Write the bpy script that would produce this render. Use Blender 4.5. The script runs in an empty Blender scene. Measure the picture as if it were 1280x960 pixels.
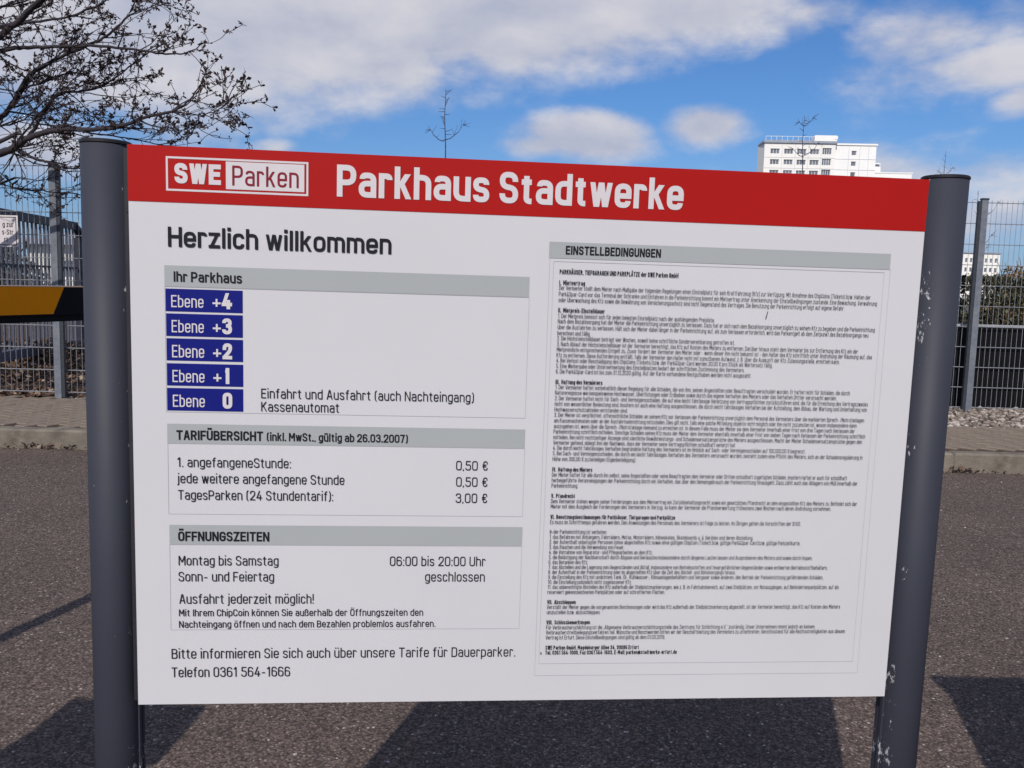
import bpy, bmesh, math, random
from mathutils import Vector, Matrix, Euler, noise
random.seed(7)
SC = bpy.context.scene
COL = SC.collection
R = math.radians

# ------------------------------------------------------------------ camera
cam = bpy.data.cameras.new('camera'); camo = bpy.data.objects.new('camera', cam); COL.objects.link(camo)
cX = Vector((0.99965732, 0.00283786, 0.02602267)); cY = Vector((0.02617695, -0.10837364, -0.99376553)); cF = Vector((0.0, 0.99410618, -0.10841078))
m = Matrix((cX, -cY, -cF)).transposed().to_4x4(); m.translation = Vector((0, 0, 1.22))
camo.matrix_world = m
cam.sensor_width = 36.0; cam.lens = 1100 / 1280 * 36; cam.clip_start = 0.05; cam.clip_end = 4000
SC.camera = camo

# ------------------------------------------------------------------ sun and sky
SUN_EL, SUN_AZ = 40.0, 15.3            # shadows run forward and a little to the right
sun = bpy.data.lights.new('sun', 'SUN'); sun.energy = 3.9; sun.angle = R(0.55); sun.color = (1.0, 0.93, 0.84)
suno = bpy.data.objects.new('sun', sun); COL.objects.link(suno)
sd = Vector((math.sin(R(SUN_AZ)) * math.cos(R(SUN_EL)), math.cos(R(SUN_AZ)) * math.cos(R(SUN_EL)), -math.sin(R(SUN_EL))))
suno.rotation_euler = sd.to_track_quat('-Z', 'Y').to_euler(); suno.location = (-3, -8, 9)

SC.view_settings.view_transform = 'Standard'; SC.view_settings.look = 'None'
SC.view_settings.exposure = 0.0; SC.view_settings.gamma = 1.0; SC.view_settings.use_curve_mapping = False

world = bpy.data.worlds.new('World'); SC.world = world; world.use_nodes = True
wn, wl = world.node_tree.nodes, world.node_tree.links
wn.clear()
wo = wn.new('ShaderNodeOutputWorld'); bg = wn.new('ShaderNodeBackground'); bg.inputs[1].default_value = 0.12
sky = wn.new('ShaderNodeTexSky'); sky.sky_type = 'NISHITA'; sky.sun_disc = False
sky.sun_elevation = R(SUN_EL); sky.sun_rotation = R(180 + SUN_AZ); sky.altitude = 200; sky.air_density = 1.15; sky.dust_density = 0.6; sky.ozone_density = 1.6
tc = wn.new('ShaderNodeTexCoord')
def wm(op, a, b=None, clamp=False):
    n = wn.new('ShaderNodeMath'); n.operation = op; n.use_clamp = clamp
    for i, v in enumerate((a, b)):
        if v is None: continue
        if isinstance(v, (int, float)): n.inputs[i].default_value = v
        else: wl.new(v, n.inputs[i])
    return n.outputs[0]
def wv(op, a, b):
    n = wn.new('ShaderNodeVectorMath'); n.operation = op
    for i, v in enumerate((a, b)):
        if isinstance(v, (tuple, list, Vector)): n.inputs[i].default_value = tuple(v)
        else: wl.new(v, n.inputs[i])
    return n.outputs['Value'] if op == 'DOT_PRODUCT' else n.outputs[0]
def wnoise(scale, detail, rough, vec, dist=0.0):
    n = wn.new('ShaderNodeTexNoise'); n.inputs['Scale'].default_value = scale; n.inputs['Detail'].default_value = detail
    n.inputs['Roughness'].default_value = rough; n.inputs['Distortion'].default_value = dist; wl.new(vec, n.inputs['Vector']); return n.outputs['Fac']
D = tc.outputs['Generated']
Ds = wv('MULTIPLY', D, (1.0, 1.0, 1.9))
n1 = wnoise(6.0, 5.0, 0.5, Ds, 0.15)
n2 = wnoise(17.0, 6.0, 0.6, Ds, 0.1)
n3 = wnoise(2.1, 4.0, 0.55, Ds)
# (unit direction, angular half width, angular half height, weight)
CLOUDS = [(-0.3709, 0.8969, 0.2408, 0.2364, 0.1091, 1.3), (-0.2074, 0.9405, 0.269, 0.2091, 0.0773, 1.5), (-0.0102, 0.9579, 0.2871, 0.2091, 0.0727, 1.5), (0.1544, 0.943, 0.2947, 0.1545, 0.0545, 1.3), (-0.0771, 0.965, 0.2509, 0.0545, 0.0345, 0.8), (0.0698, 0.9839, 0.1642, 0.0909, 0.0309, 1.2), (0.0282, 0.9873, 0.156, 0.0545, 0.02, 1.0), (0.2044, 0.9631, 0.1751, 0.0582, 0.0273, 1.3), (0.4124, 0.8752, 0.253, 0.0955, 0.0455, 0.75), (0.3862, 0.8963, 0.2179, 0.0636, 0.0364, 0.3), (0.4475, 0.8694, 0.2095, 0.0727, 0.0273, 0.3), (0.4481, 0.8656, 0.2234, 0.1, 0.0364, 0.9), (-0.2572, 0.9559, 0.1421, 0.0327, 0.0109, 0.7), (-0.46, 0.8797, 0.1205, 0.1091, 0.0364, 0.9), (0.4379, 0.8902, 0.1257, 0.1727, 0.0345, 0.45), (0.4743, 0.8597, 0.1896, 0.0364, 0.02, 0.7), (-0.1697, 0.9635, 0.2071, 0.1, 0.0182, 0.25), (0.2861, 0.9158, 0.2819, 0.0545, 0.02, 0.5), (0.4682, 0.8801, 0.0788, 0.1455, 0.0455, 0.5), (-0.0038, 0.9994, 0.0358, 0.6364, 0.0273, 0.3)]
dens = None
for (cx, cy, cz, rx, rz, wgt) in CLOUDS:
    C = Vector((cx, cy, cz)); rv = C.cross(Vector((0, 0, 1))).normalized(); uv = rv.cross(C).normalized()
    d = wv('SUBTRACT', D, C)
    a = wv('DOT_PRODUCT', d, rv / rx); b = wv('DOT_PRODUCT', d, uv / rz)
    r2 = wm('ADD', wm('MULTIPLY', a, a), wm('MULTIPLY', b, b))
    v = wm('MULTIPLY', wm('SUBTRACT', 1.0, wm('POWER', r2, 0.5)), wgt)
    front = wm('GREATER_THAN', wv('DOT_PRODUCT', D, C), 0.0)
    v = wm('SUBTRACT', wm('MULTIPLY', wm('ADD', v, 3.0), front), 3.0)
    dens = v if dens is None else wm('MAXIMUM', dens, v)
dens = wm('MAXIMUM', dens, -0.9)
# behind and above the frame the same broken cloud goes on from noise alone
away = wm('MULTIPLY', wm('SUBTRACT', n3, 0.44), 3.4)
isfront = wm('MULTIPLY', wm('SUBTRACT', wv('DOT_PRODUCT', D, (0.0, 0.9, 0.12)), 0.62), 9.0, True)
mixd = wm('ADD', wm('MULTIPLY', dens, isfront), wm('MULTIPLY', away, wm('SUBTRACT', 1.0, isfront)))
raw = wm('ADD', mixd, wm('ADD', wm('MULTIPLY', wm('SUBTRACT', n1, 0.5), 1.7), wm('MULTIPLY', wm('SUBTRACT', n2, 0.5), 0.8)))
mr = wn.new('ShaderNodeMapRange'); mr.interpolation_type = 'SMOOTHSTEP'; wl.new(raw, mr.inputs[0])
mr.inputs[1].default_value = -0.16; mr.inputs[2].default_value = 0.62
# cloud tone: thick middles are grey, thin edges and bulges are white
up2 = wnoise(6.0, 5.0, 0.5, wv('ADD', Ds, (-0.02, 0.0, 0.05)), 0.15)
tone = wm('ADD', wm('MULTIPLY', wm('SUBTRACT', n1, up2), 3.2), wm('ADD', wm('MULTIPLY', wm('SUBTRACT', n2, 0.5), 0.8), 0.50), True)
thick = wn.new('ShaderNodeMapRange'); wl.new(raw, thick.inputs[0]); thick.inputs[1].default_value = 0.5; thick.inputs[2].default_value = 1.9
thick.inputs[3].default_value = 0.0; thick.inputs[4].default_value = 0.42
tone2 = wm('SUBTRACT', tone, thick.outputs[0], True)
cc = wn.new('ShaderNodeMix'); cc.data_type = 'RGBA'; wl.new(tone2, cc.inputs[0])
cc.inputs[6].default_value = (3.9, 4.1, 5.0, 1); cc.inputs[7].default_value = (5.9, 5.75, 6.0, 1)
tint = wn.new('ShaderNodeMix'); tint.data_type = 'RGBA'; tint.blend_type = 'MULTIPLY'; tint.inputs[0].default_value = 1.0
wl.new(sky.outputs[0], tint.inputs[6]); tint.inputs[7].default_value = (0.31, 0.52, 0.83, 1)
# thin lilac haze low over the horizon
sep = wn.new('ShaderNodeSeparateXYZ'); wl.new(D, sep.inputs[0])
hz = wn.new('ShaderNodeMapRange'); hz.interpolation_type = 'SMOOTHSTEP'; wl.new(sep.outputs[2], hz.inputs[0])
hz.inputs[1].default_value = 0.0; hz.inputs[2].default_value = 0.22; hz.inputs[3].default_value = 0.45; hz.inputs[4].default_value = 0.0
hm = wn.new('ShaderNodeMix'); hm.data_type = 'RGBA'; wl.new(hz.outputs[0], hm.inputs[0]); wl.new(tint.outputs[2], hm.inputs[6]); hm.inputs[7].default_value = (2.2, 3.0, 5.2, 1)
fm = wn.new('ShaderNodeMix'); fm.data_type = 'RGBA'; wl.new(wm('MULTIPLY', mr.outputs[0], 0.93), fm.inputs[0]); wl.new(hm.outputs[2], fm.inputs[6]); wl.new(cc.outputs[2], fm.inputs[7])
wl.new(fm.outputs[2], bg.inputs[0]); wl.new(bg.outputs[0], wo.inputs[0])

# ------------------------------------------------------------------ materials
def new_mat(name):
    mt = bpy.data.materials.new(name); mt.use_nodes = True
    nt = mt.node_tree; b = nt.nodes['Principled BSDF']
    return mt, nt, b
def mat(name, col, rough=0.6, var=0.15, scale=20.0, bump=0.0, bscale=None, metal=0.0, spec=0.5, coat=0.0, dirt=None, dirt_amt=0.3, dirt_scale=4.0):
    mt, nt, b = new_mat(name); N, Lk = nt.nodes, nt.links
    tcn = N.new('ShaderNodeTexCoord')
    nz = N.new('ShaderNodeTexNoise'); nz.inputs['Scale'].default_value = scale; nz.inputs['Detail'].default_value = 6; nz.inputs['Roughness'].default_value = 0.6
    Lk.new(tcn.outputs['Object'], nz.inputs['Vector'])
    rp = N.new('ShaderNodeMapRange'); Lk.new(nz.outputs['Fac'], rp.inputs[0]); rp.inputs[1].default_value = 0.3; rp.inputs[2].default_value = 0.7
    rp.inputs[3].default_value = 1 - var; rp.inputs[4].default_value = 1 + var
    mx = N.new('ShaderNodeVectorMath'); mx.operation = 'SCALE'; mx.inputs[0].default_value = col[:3]; Lk.new(rp.outputs[0], mx.inputs['Scale'])
    out = mx.outputs[0]
    if dirt:
        n2 = N.new('ShaderNodeTexNoise'); n2.inputs['Scale'].default_value = dirt_scale; n2.inputs['Detail'].default_value = 8; n2.inputs['Roughness'].default_value = 0.65
        Lk.new(tcn.outputs['Object'], n2.inputs['Vector'])
        r2 = N.new('ShaderNodeMapRange'); Lk.new(n2.outputs['Fac'], r2.inputs[0]); r2.inputs[1].default_value = 0.5; r2.inputs[2].default_value = 0.72; r2.inputs[4].default_value = dirt_amt
        m2 = N.new('ShaderNodeMix'); m2.data_type = 'RGBA'; Lk.new(r2.outputs[0], m2.inputs[0]); Lk.new(out, m2.inputs[6]); m2.inputs[7].default_value = (*dirt, 1)
        out = m2.outputs[2]
    Lk.new(out, b.inputs['Base Color'])
    b.inputs['Roughness'].default_value = rough; b.inputs['Metallic'].default_value = metal; b.inputs['Specular IOR Level'].default_value = spec
    b.inputs['Coat Weight'].default_value = coat; b.inputs['Coat Roughness'].default_value = 0.15
    if bump:
        bn = N.new('ShaderNodeTexNoise'); bn.inputs['Scale'].default_value = bscale or scale * 3; bn.inputs['Detail'].default_value = 5
        Lk.new(tcn.outputs['Object'], bn.inputs['Vector'])
        bb = N.new('ShaderNodeBump'); bb.inputs['Strength'].default_value = bump; bb.inputs['Distance'].default_value = 0.01
        Lk.new(bn.outputs['Fac'], bb.inputs['Height']); Lk.new(bb.outputs[0], b.inputs['Normal'])
    return mt

M = {}
M['white'] = mat('white_panel_film', (0.555, 0.55, 0.575), 0.5, 0.03, 2.2, spec=0.25)
M['red'] = mat('red_film', (0.355, 0.0085, 0.0075), 0.5, 0.03, 3.0, spec=0.12)
M['edge'] = mat('aluminium_edge', (0.62, 0.62, 0.63), 0.4, 0.05, 30, metal=0.6)
M['ink'] = mat('black_print', (0.012, 0.012, 0.018), 0.6, 0.1, 30, spec=0.15)
M['tinywhite'] = mat('white_print', (0.58, 0.55, 0.57), 0.5, 0.03, 30, spec=0.2)
M['maroon'] = mat('dark_red_print', (0.20, 0.014, 0.03), 0.5, 0.05, 30, spec=0.15)
M['grey'] = mat('grey_print', (0.345, 0.365, 0.372), 0.5, 0.02, 5, spec=0.2)
M['blue'] = mat('blue_print', (0.006, 0.010, 0.165), 0.5, 0.04, 8, spec=0.15)
M['line'] = mat('fine_grey_line', (0.41, 0.41, 0.44), 0.5, 0.05, 30)
M['cap'] = mat('black_plastic_cap', (0.012, 0.012, 0.016), 0.5, 0.15, 40, spec=0.4)
M['slot'] = mat('dark_slot_metal', (0.012, 0.012, 0.018), 0.7, 0.2, 40)
M['fence'] = mat('fence_steel_blue_grey', (0.13, 0.145, 0.175), 0.5, 0.2, 25, dirt=(0.30, 0.30, 0.31), dirt_amt=0.5)
M['fencedark'] = mat('fence_dark_rail', (0.03, 0.034, 0.045), 0.5, 0.2, 25)
M['wire'] = mat('fence_wire', (0.20, 0.21, 0.235), 0.5, 0.2, 25)
M['gate'] = mat('gate_dark_steel', (0.020, 0.022, 0.036), 0.55, 0.2, 12)
M['gatebar'] = mat('gate_bar_steel', (0.075, 0.08, 0.11), 0.45, 0.2, 12)
M['yellow'] = mat('yellow_reflective_film', (0.78, 0.26, 0.002), 0.6, 0.05, 10, spec=0.08)
M['black'] = mat('black_reflective_film', (0.006, 0.006, 0.008), 0.6, 0.1, 10, spec=0.1)
M['armwhite'] = mat('barrier_arm_edge', (0.55, 0.42, 0.30), 0.4, 0.05, 10)
M['rubber'] = mat('rubber_profile', (0.008, 0.008, 0.010), 0.85, 0.2, 40, spec=0.15)
M['kerb'] = mat('kerb_concrete', (0.172, 0.150, 0.122), 0.9, 0.25, 9, 0.6, 130, dirt=(0.085, 0.070, 0.055), dirt_amt=0.85, dirt_scale=5)
M['bark'] = mat('dark_bark', (0.026, 0.020, 0.026), 0.9, 0.35, 18, 0.6, 60)
M['sapling'] = mat('sapling_bark', (0.045, 0.05, 0.075), 0.9, 0.3, 30)
M['bud'] = mat('brown_buds', (0.038, 0.020, 0.019), 0.85, 0.5, 3)
M['facade'] = mat('pale_render', (0.80, 0.78, 0.75), 0.9, 0.03, 0.4)
M['facade2'] = mat('white_render', (0.82, 0.81, 0.80), 0.9, 0.03, 0.4)
M['joint'] = mat('panel_joint', (0.52, 0.54, 0.58), 0.9, 0.1, 1)
M['glass'] = mat('window_glass', (0.15, 0.165, 0.20), 0.2, 0.5, 0.5, spec=0.6)
M['frame'] = mat('window_frame', (0.75, 0.75, 0.74), 0.6, 0.05, 1)
M['roofmetal'] = mat('grey_blue_roof', (0.28, 0.31, 0.38), 0.6, 0.1, 0.5)
M['brickred'] = mat('terracotta_panel', (0.50, 0.27, 0.20), 0.9, 0.1, 0.5)
M['shed'] = mat('pale_shed_cladding', (0.62, 0.62, 0.58), 0.7, 0.05, 0.5)
M['hedgecore'] = mat('hedge_twigs', (0.035, 0.033, 0.026), 0.95, 0.4, 12)
M['darkpanel'] = mat('near_black_panel', (0.004, 0.004, 0.006), 0.85, 0.4, 3, spec=0.2)
M['strip'] = mat('pale_cap_strip', (0.30, 0.31, 0.34), 0.5, 0.15, 6)
M['grey_box'] = mat('machine_grey', (0.25, 0.26, 0.28), 0.45, 0.05, 5)

def ramp_mat(name, stops, scale, rough=0.9, tex='NOISE', coord='Object', bump=0.0, rnd=False, voro=None):
    mt, nt, b = new_mat(name); N, Lk = nt.nodes, nt.links
    cr = N.new('ShaderNodeValToRGB'); el = cr.color_ramp.elements
    while len(el) > 1: el.remove(el[-1])
    el[0].position = stops[0][0]; el[0].color = (*stops[0][1], 1)
    for p, c in stops[1:]:
        e = el.new(p); e.color = (*c, 1)
    tcn = N.new('ShaderNodeTexCoord')
    if rnd:
        g = N.new('ShaderNodeNewGeometry'); Lk.new(g.outputs['Random Per Island'], cr.inputs[0])
    else:
        nz = N.new('ShaderNodeTexNoise'); nz.inputs['Scale'].default_value = scale; nz.inputs['Detail'].default_value = 8; nz.inputs['Roughness'].default_value = 0.65
        Lk.new(tcn.outputs[coord], nz.inputs['Vector']); Lk.new(nz.outputs['Fac'], cr.inputs[0])
        if bump:
            bb = N.new('ShaderNodeBump'); bb.inputs['Strength'].default_value = bump; bb.inputs['Distance'].default_value = 0.01
            Lk.new(nz.outputs['Fac'], bb.inputs['Height']); Lk.new(bb.outputs[0], b.inputs['Normal'])
    Lk.new(cr.outputs[0], b.inputs['Base Color']); b.inputs['Roughness'].default_value = rough
    b.inputs['Specular IOR Level'].default_value = 0.2
    return mt
M['hedge'] = ramp_mat('hedge_leaves', [(0, (0.018, 0.02, 0.012)), (0.45, (0.05, 0.052, 0.03)), (0.8, (0.10, 0.095, 0.06)), (1, (0.17, 0.16, 0.11))], 1, rnd=True)
M['rust'] = ramp_mat('rusty_leaves', [(0, (0.06, 0.035, 0.02)), (0.5, (0.20, 0.09, 0.045)), (0.8, (0.16, 0.12, 0.05)), (1, (0.09, 0.11, 0.04))], 1, rnd=True)
M['litter'] = ramp_mat('dry_leaf_litter', [(0, (0.05, 0.032, 0.025)), (0.5, (0.12, 0.075, 0.055)), (0.85, (0.19, 0.13, 0.095)), (1, (0.34, 0.28, 0.22))], 1, rnd=True)
M['gravel'] = ramp_mat('gravel_stones', [(0, (0.10, 0.085, 0.075)), (0.4, (0.17, 0.135, 0.115)), (0.75, (0.28, 0.235, 0.205)), (1, (0.46, 0.42, 0.385))], 1, rnd=True)
M['paver'] = ramp_mat('paver_concrete', [(0.25, (0.135, 0.107, 0.085)), (0.5, (0.19, 0.155, 0.125)), (0.75, (0.245, 0.205, 0.17))], 9.0, bump=0.4)
M['soil'] = ramp_mat('brown_soil', [(0.3, (0.035, 0.025, 0.02)), (0.55, (0.075, 0.052, 0.04)), (0.8, (0.13, 0.095, 0.075))], 9.0, bump=0.8)
M['field'] = ramp_mat('far_ground', [(0.3, (0.07, 0.07, 0.06)), (0.7, (0.12, 0.12, 0.10))], 0.2)

# asphalt: binder, exposed stones of mixed tone, pale chips, worn patches
def asphalt():
    mt, nt, b = new_mat('worn_asphalt'); N, Lk = nt.nodes, nt.links
    tcn = N.new('ShaderNodeTexCoord'); P = tcn.outputs['Object']
    v = N.new('ShaderNodeTexVoronoi'); v.inputs['Scale'].default_value = 150; v.inputs['Randomness'].default_value = 1; Lk.new(P, v.inputs['Vector'])
    v2 = N.new('ShaderNodeTexVoronoi'); v2.inputs['Scale'].default_value = 310; Lk.new(P, v2.inputs['Vector'])
    nz = N.new('ShaderNodeTexNoise'); nz.inputs['Scale'].default_value = 70; nz.inputs['Detail'].default_value = 8; nz.inputs['Roughness'].default_value = 0.75; Lk.new(P, nz.inputs['Vector'])
    big = N.new('ShaderNodeTexNoise'); big.inputs['Scale'].default_value = 1.3; big.inputs['Detail'].default_value = 6; big.inputs['Roughness'].default_value = 0.6; Lk.new(P, big.inputs['Vector'])
    sp = N.new('ShaderNodeSeparateColor'); Lk.new(v.outputs['Color'], sp.inputs[0])
    cr = N.new('ShaderNodeValToRGB'); E = cr.color_ramp.elements
    E[0].position = 0.0; E[0].color = (0.062, 0.048, 0.044, 1); E[1].position = 1.0; E[1].color = (0.62, 0.58, 0.54, 1)
    for p, c in ((0.35, (0.112, 0.082, 0.070)), (0.7, (0.17, 0.127, 0.108)), (0.95, (0.215, 0.168, 0.147)), (0.992, (0.33, 0.27, 0.24))):
        e = E.new(p); e.color = (*c, 1)
    Lk.new(sp.outputs[0], cr.inputs[0])
    gap = N.new('ShaderNodeMapRange'); Lk.new(v.outputs['Distance'], gap.inputs[0]); gap.inputs[1].default_value = 0.0; gap.inputs[2].default_value = 0.75; gap.inputs[3].default_value = 1.17; gap.inputs[4].default_value = 0.5
    nzr = N.new('ShaderNodeMapRange'); Lk.new(nz.outputs['Fac'], nzr.inputs[0]); nzr.inputs[1].default_value = 0.35; nzr.inputs[2].default_value = 0.65; nzr.inputs[3].default_value = 0.78; nzr.inputs[4].default_value = 1.14
    br = N.new('ShaderNodeMapRange'); Lk.new(big.outputs['Fac'], br.inputs[0]); br.inputs[1].default_value = 0.3; br.inputs[2].default_value = 0.7; br.inputs[3].default_value = 0.84; br.inputs[4].default_value = 1.14
    def mul(a, c):
        n = N.new('ShaderNodeMath'); n.operation = 'MULTIPLY'; Lk.new(a, n.inputs[0]); Lk.new(c, n.inputs[1]); return n.outputs[0]
    k = mul(mul(gap.outputs[0], nzr.outputs[0]), br.outputs[0])
    sc = N.new('ShaderNodeVectorMath'); sc.operation = 'SCALE'; Lk.new(cr.outputs[0], sc.inputs[0]); Lk.new(k, sc.inputs['Scale'])
    Lk.new(sc.outputs[0], b.inputs['Base Color']); b.inputs['Roughness'].default_value = 0.85; b.inputs['Specular IOR Level'].default_value = 0.3
    h = N.new('ShaderNodeMath'); h.operation = 'MULTIPLY_ADD'; Lk.new(v.outputs['Distance'], h.inputs[0]); h.inputs[1].default_value = -1.0; Lk.new(nz.outputs['Fac'], h.inputs[2])
    bb = N.new('ShaderNodeBump'); bb.inputs['Strength'].default_value = 0.38; bb.inputs['Distance'].default_value = 0.004; Lk.new(h.outputs[0], bb.inputs['Height'])
    Lk.new(bb.outputs[0], b.inputs['Normal'])
    return mt
M['asphalt'] = asphalt()

# painted post with white chips along the edge beside the panel
def post_paint():
    mt, nt, b = new_mat('dark_grey_post_paint'); N, Lk = nt.nodes, nt.links
    tcn = N.new('ShaderNodeTexCoord'); P = tcn.outputs['Object']
    st = N.new('ShaderNodeMapping'); st.inputs['Scale'].default_value = (1, 1, 0.55); Lk.new(P, st.inputs[0])
    nz = N.new('ShaderNodeTexNoise'); nz.inputs['Scale'].default_value = 170; nz.inputs['Detail'].default_value = 7; nz.inputs['Roughness'].default_value = 0.7; Lk.new(st.outputs[0], nz.inputs['Vector'])
    lo = N.new('ShaderNodeTexNoise'); lo.inputs['Scale'].default_value = 17; lo.inputs['Detail'].default_value = 3; Lk.new(P, lo.inputs['Vector'])
    sx = N.new('ShaderNodeSeparateXYZ'); Lk.new(P, sx.inputs[0])
    # chips only near the inner side (object x positive)
    edge = N.new('ShaderNodeMapRange'); Lk.new(sx.outputs[0], edge.inputs[0]); edge.inputs[1].default_value = 0.012; edge.inputs[2].default_value = 0.024; edge.inputs[3].default_value = 0.0; edge.inputs[4].default_value = 0.13
    edge.interpolation_type = 'SMOOTHSTEP'
    def ma(op, a, c, cl=False):
        n = N.new('ShaderNodeMath'); n.operation = op; n.use_clamp = cl
        for i, q in enumerate((a, c)):
            if isinstance(q, (int, float)): n.inputs[i].default_value = q
            else: Lk.new(q, n.inputs[i])
        return n.outputs[0]
    lo2 = ma('MULTIPLY', ma('SUBTRACT', lo.outputs['Fac'], 0.52), 0.7)
    f = ma('ADD', ma('ADD', nz.outputs['Fac'], edge.outputs[0]), lo2)
    mk = N.new('ShaderNodeMapRange'); Lk.new(f, mk.inputs[0]); mk.inputs[1].default_value = 0.79; mk.inputs[2].default_value = 0.82
    soft = N.new('ShaderNodeTexNoise'); soft.inputs['Scale'].default_value = 4; soft.inputs['Detail'].default_value = 6; Lk.new(P, soft.inputs['Vector'])
    c0 = N.new('ShaderNodeMix'); c0.data_type = 'RGBA'; Lk.new(soft.outputs['Fac'], c0.inputs[0]); c0.inputs[6].default_value = (0.025, 0.027, 0.040, 1); c0.inputs[7].default_value = (0.040, 0.044, 0.061, 1)
    c1 = N.new('ShaderNodeMix'); c1.data_type = 'RGBA'; Lk.new(mk.outputs[0], c1.inputs[0]); Lk.new(c0.outputs[2], c1.inputs[6]); c1.inputs[7].default_value = (0.36, 0.36, 0.38, 1)
    Lk.new(c1.outputs[2], b.inputs['Base Color']); b.inputs['Roughness'].default_value = 0.6; b.inputs['Specular IOR Level'].default_value = 0.28
    return mt
M['post'] = post_paint()

# ------------------------------------------------------------------ mesh helpers
class MB:
    def __init__(s): s.v = []; s.f = []
    def box(s, x0, y0, z0, x1, y1, z1, mtx=None):
        b = len(s.v); P = [(x0, y0, z0), (x1, y0, z0), (x1, y1, z0), (x0, y1, z0), (x0, y0, z1), (x1, y0, z1), (x1, y1, z1), (x0, y1, z1)]
        if mtx: P = [tuple(mtx @ Vector(p)) for p in P]
        s.v += P; s.f += [tuple(b + i for i in q) for q in ((0, 3, 2, 1), (4, 5, 6, 7), (0, 1, 5, 4), (1, 2, 6, 5), (2, 3, 7, 6), (3, 0, 4, 7))]
        return s
    def bev(s, x0, y0, z0, x1, y1, z1, e):   # box with a chamfered top
        b = len(s.v); s.v += [(x0, y0, z0), (x1, y0, z0), (x1, y1, z0), (x0, y1, z0), (x0, y0, z1 - e), (x1, y0, z1 - e), (x1, y1, z1 - e), (x0, y1, z1 - e),
                              (x0 + e, y0 + e, z1), (x1 - e, y0 + e, z1), (x1 - e, y1 - e, z1), (x0 + e, y1 - e, z1)]
        s.f += [tuple(b + i for i in q) for q in ((0, 3, 2, 1), (0, 1, 5, 4), (1, 2, 6, 5), (2, 3, 7, 6), (3, 0, 4, 7), (4, 5, 9, 8), (5, 6, 10, 9), (6, 7, 11, 10), (7, 4, 8, 11), (8, 9, 10, 11))]
        return s
    def quad(s, a, b_, c, d):
        b = len(s.v); s.v += [tuple(a), tuple(b_), tuple(c), tuple(d)]; s.f.append((b, b + 1, b + 2, b + 3)); return s
    def tube(s, pts, rads, n=6, cap=True):
        pts = [Vector(p) for p in pts]
        if isinstance(rads, (int, float)): rads = [rads] * len(pts)
        b = len(s.v)
        for i, p in enumerate(pts):
            t = (pts[min(i + 1, len(pts) - 1)] - pts[max(i - 1, 0)])
            if t.length < 1e-9: t = Vector((0, 0, 1))
            t.normalize()
            ref = Vector((0.31, 0.2, 0.93)).normalized()
            if abs(t.dot(ref)) > 0.95: ref = Vector((1, 0.1, 0)).normalized()
            a = t.cross(ref).normalized(); c = t.cross(a)
            for k in range(n):
                th = 2 * math.pi * k / n
                s.v.append(tuple(p + (a * math.cos(th) + c * math.sin(th)) * rads[i]))
        for i in range(len(pts) - 1):
            for k in range(n):
                q = b + i * n; s.f.append((q + k, q + (k + 1) % n, q + n + (k + 1) % n, q + n + k))
        if cap and n > 2:
            s.f.append(tuple(b + k for k in range(n))[::-1]); s.f.append(tuple(b + (len(pts) - 1) * n + k for k in range(n)))
        return s
    def mesh(s, name, mt, smooth=False):
        me = bpy.data.meshes.new(name); me.from_pydata(s.v, [], s.f); me.materials.append(mt)
        if smooth: me.polygons.foreach_set('use_smooth', [True] * len(me.polygons))
        me.update(); return me
    def build(s, name, mt, parent=None, smooth=False, kind=None, loc=None, rot=None, label=None):
        return link(s.mesh(name, mt, smooth), name, parent, kind, loc, rot, label)
def link(me, name, parent=None, kind=None, loc=None, rot=None, label=None):
    o = bpy.data.objects.new(name, me); COL.objects.link(o)
    if parent: o.parent = parent
    if kind: o['kind'] = kind
    if loc: o.location = loc
    if rot: o.rotation_euler = rot
    if label: o['label'] = label
    return o
def thing(name, label, cat, loc=(0, 0, 0), rz=0, group=None):
    o = bpy.data.objects.new(name, None); COL.objects.link(o); o.location = loc; o.rotation_euler = (0, 0, rz)
    o.empty_display_size = 0.1
    o['label'] = label; o['category'] = cat
    if group: o['group'] = group
    return o

# ------------------------------------------------------------------ ground
PZ = 0.14       # pavement level above the road
KY = 6.15       # front face of the kerb
def sheet(name, x0, y0, x1, y1, z, mt, parent=None, nx=1, ny=1):
    b = MB()
    for i in range(nx):
        for j in range(ny):
            xa, xb = x0 + (x1 - x0) * i / nx, x0 + (x1 - x0) * (i + 1) / nx; ya, yb = y0 + (y1 - y0) * j / ny, y0 + (y1 - y0) * (j + 1) / ny
            b.quad((xa, ya, z), (xb, ya, z), (xb, yb, z), (xa, yb, z))
    return b.build(name, mt, parent, kind='structure')
sheet('ground', -3000, -600, 3000, 3000, -0.03, M['field'])
sheet('road', -30, -12, 30, KY + 0.02, 0.0, M['asphalt'])
b = MB(); b.box(-30, KY + 0.12, -0.02, 30, 60, PZ - 0.045); b.build('raised_ground', M['soil'], kind='structure')

kerb = MB().box(-30, KY + 0.004, -0.02, 30, KY + 0.116, PZ - 0.02).build('kerb', M['kerb'], kind='structure')
ks = MB().bev(0.0, 0.0, -0.02, 0.992, 0.12, PZ, 0.014).mesh('kerb_stone', M['kerb'])
for i in range(-7, 8):
    o = link(ks, 'kerb_stone', kerb, loc=(i * 1.0 + 0.15, KY + random.uniform(-.003, .003), random.uniform(-.004, .003)))
    o.rotation_euler = (0, 0, random.uniform(-.002, .002))

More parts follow.
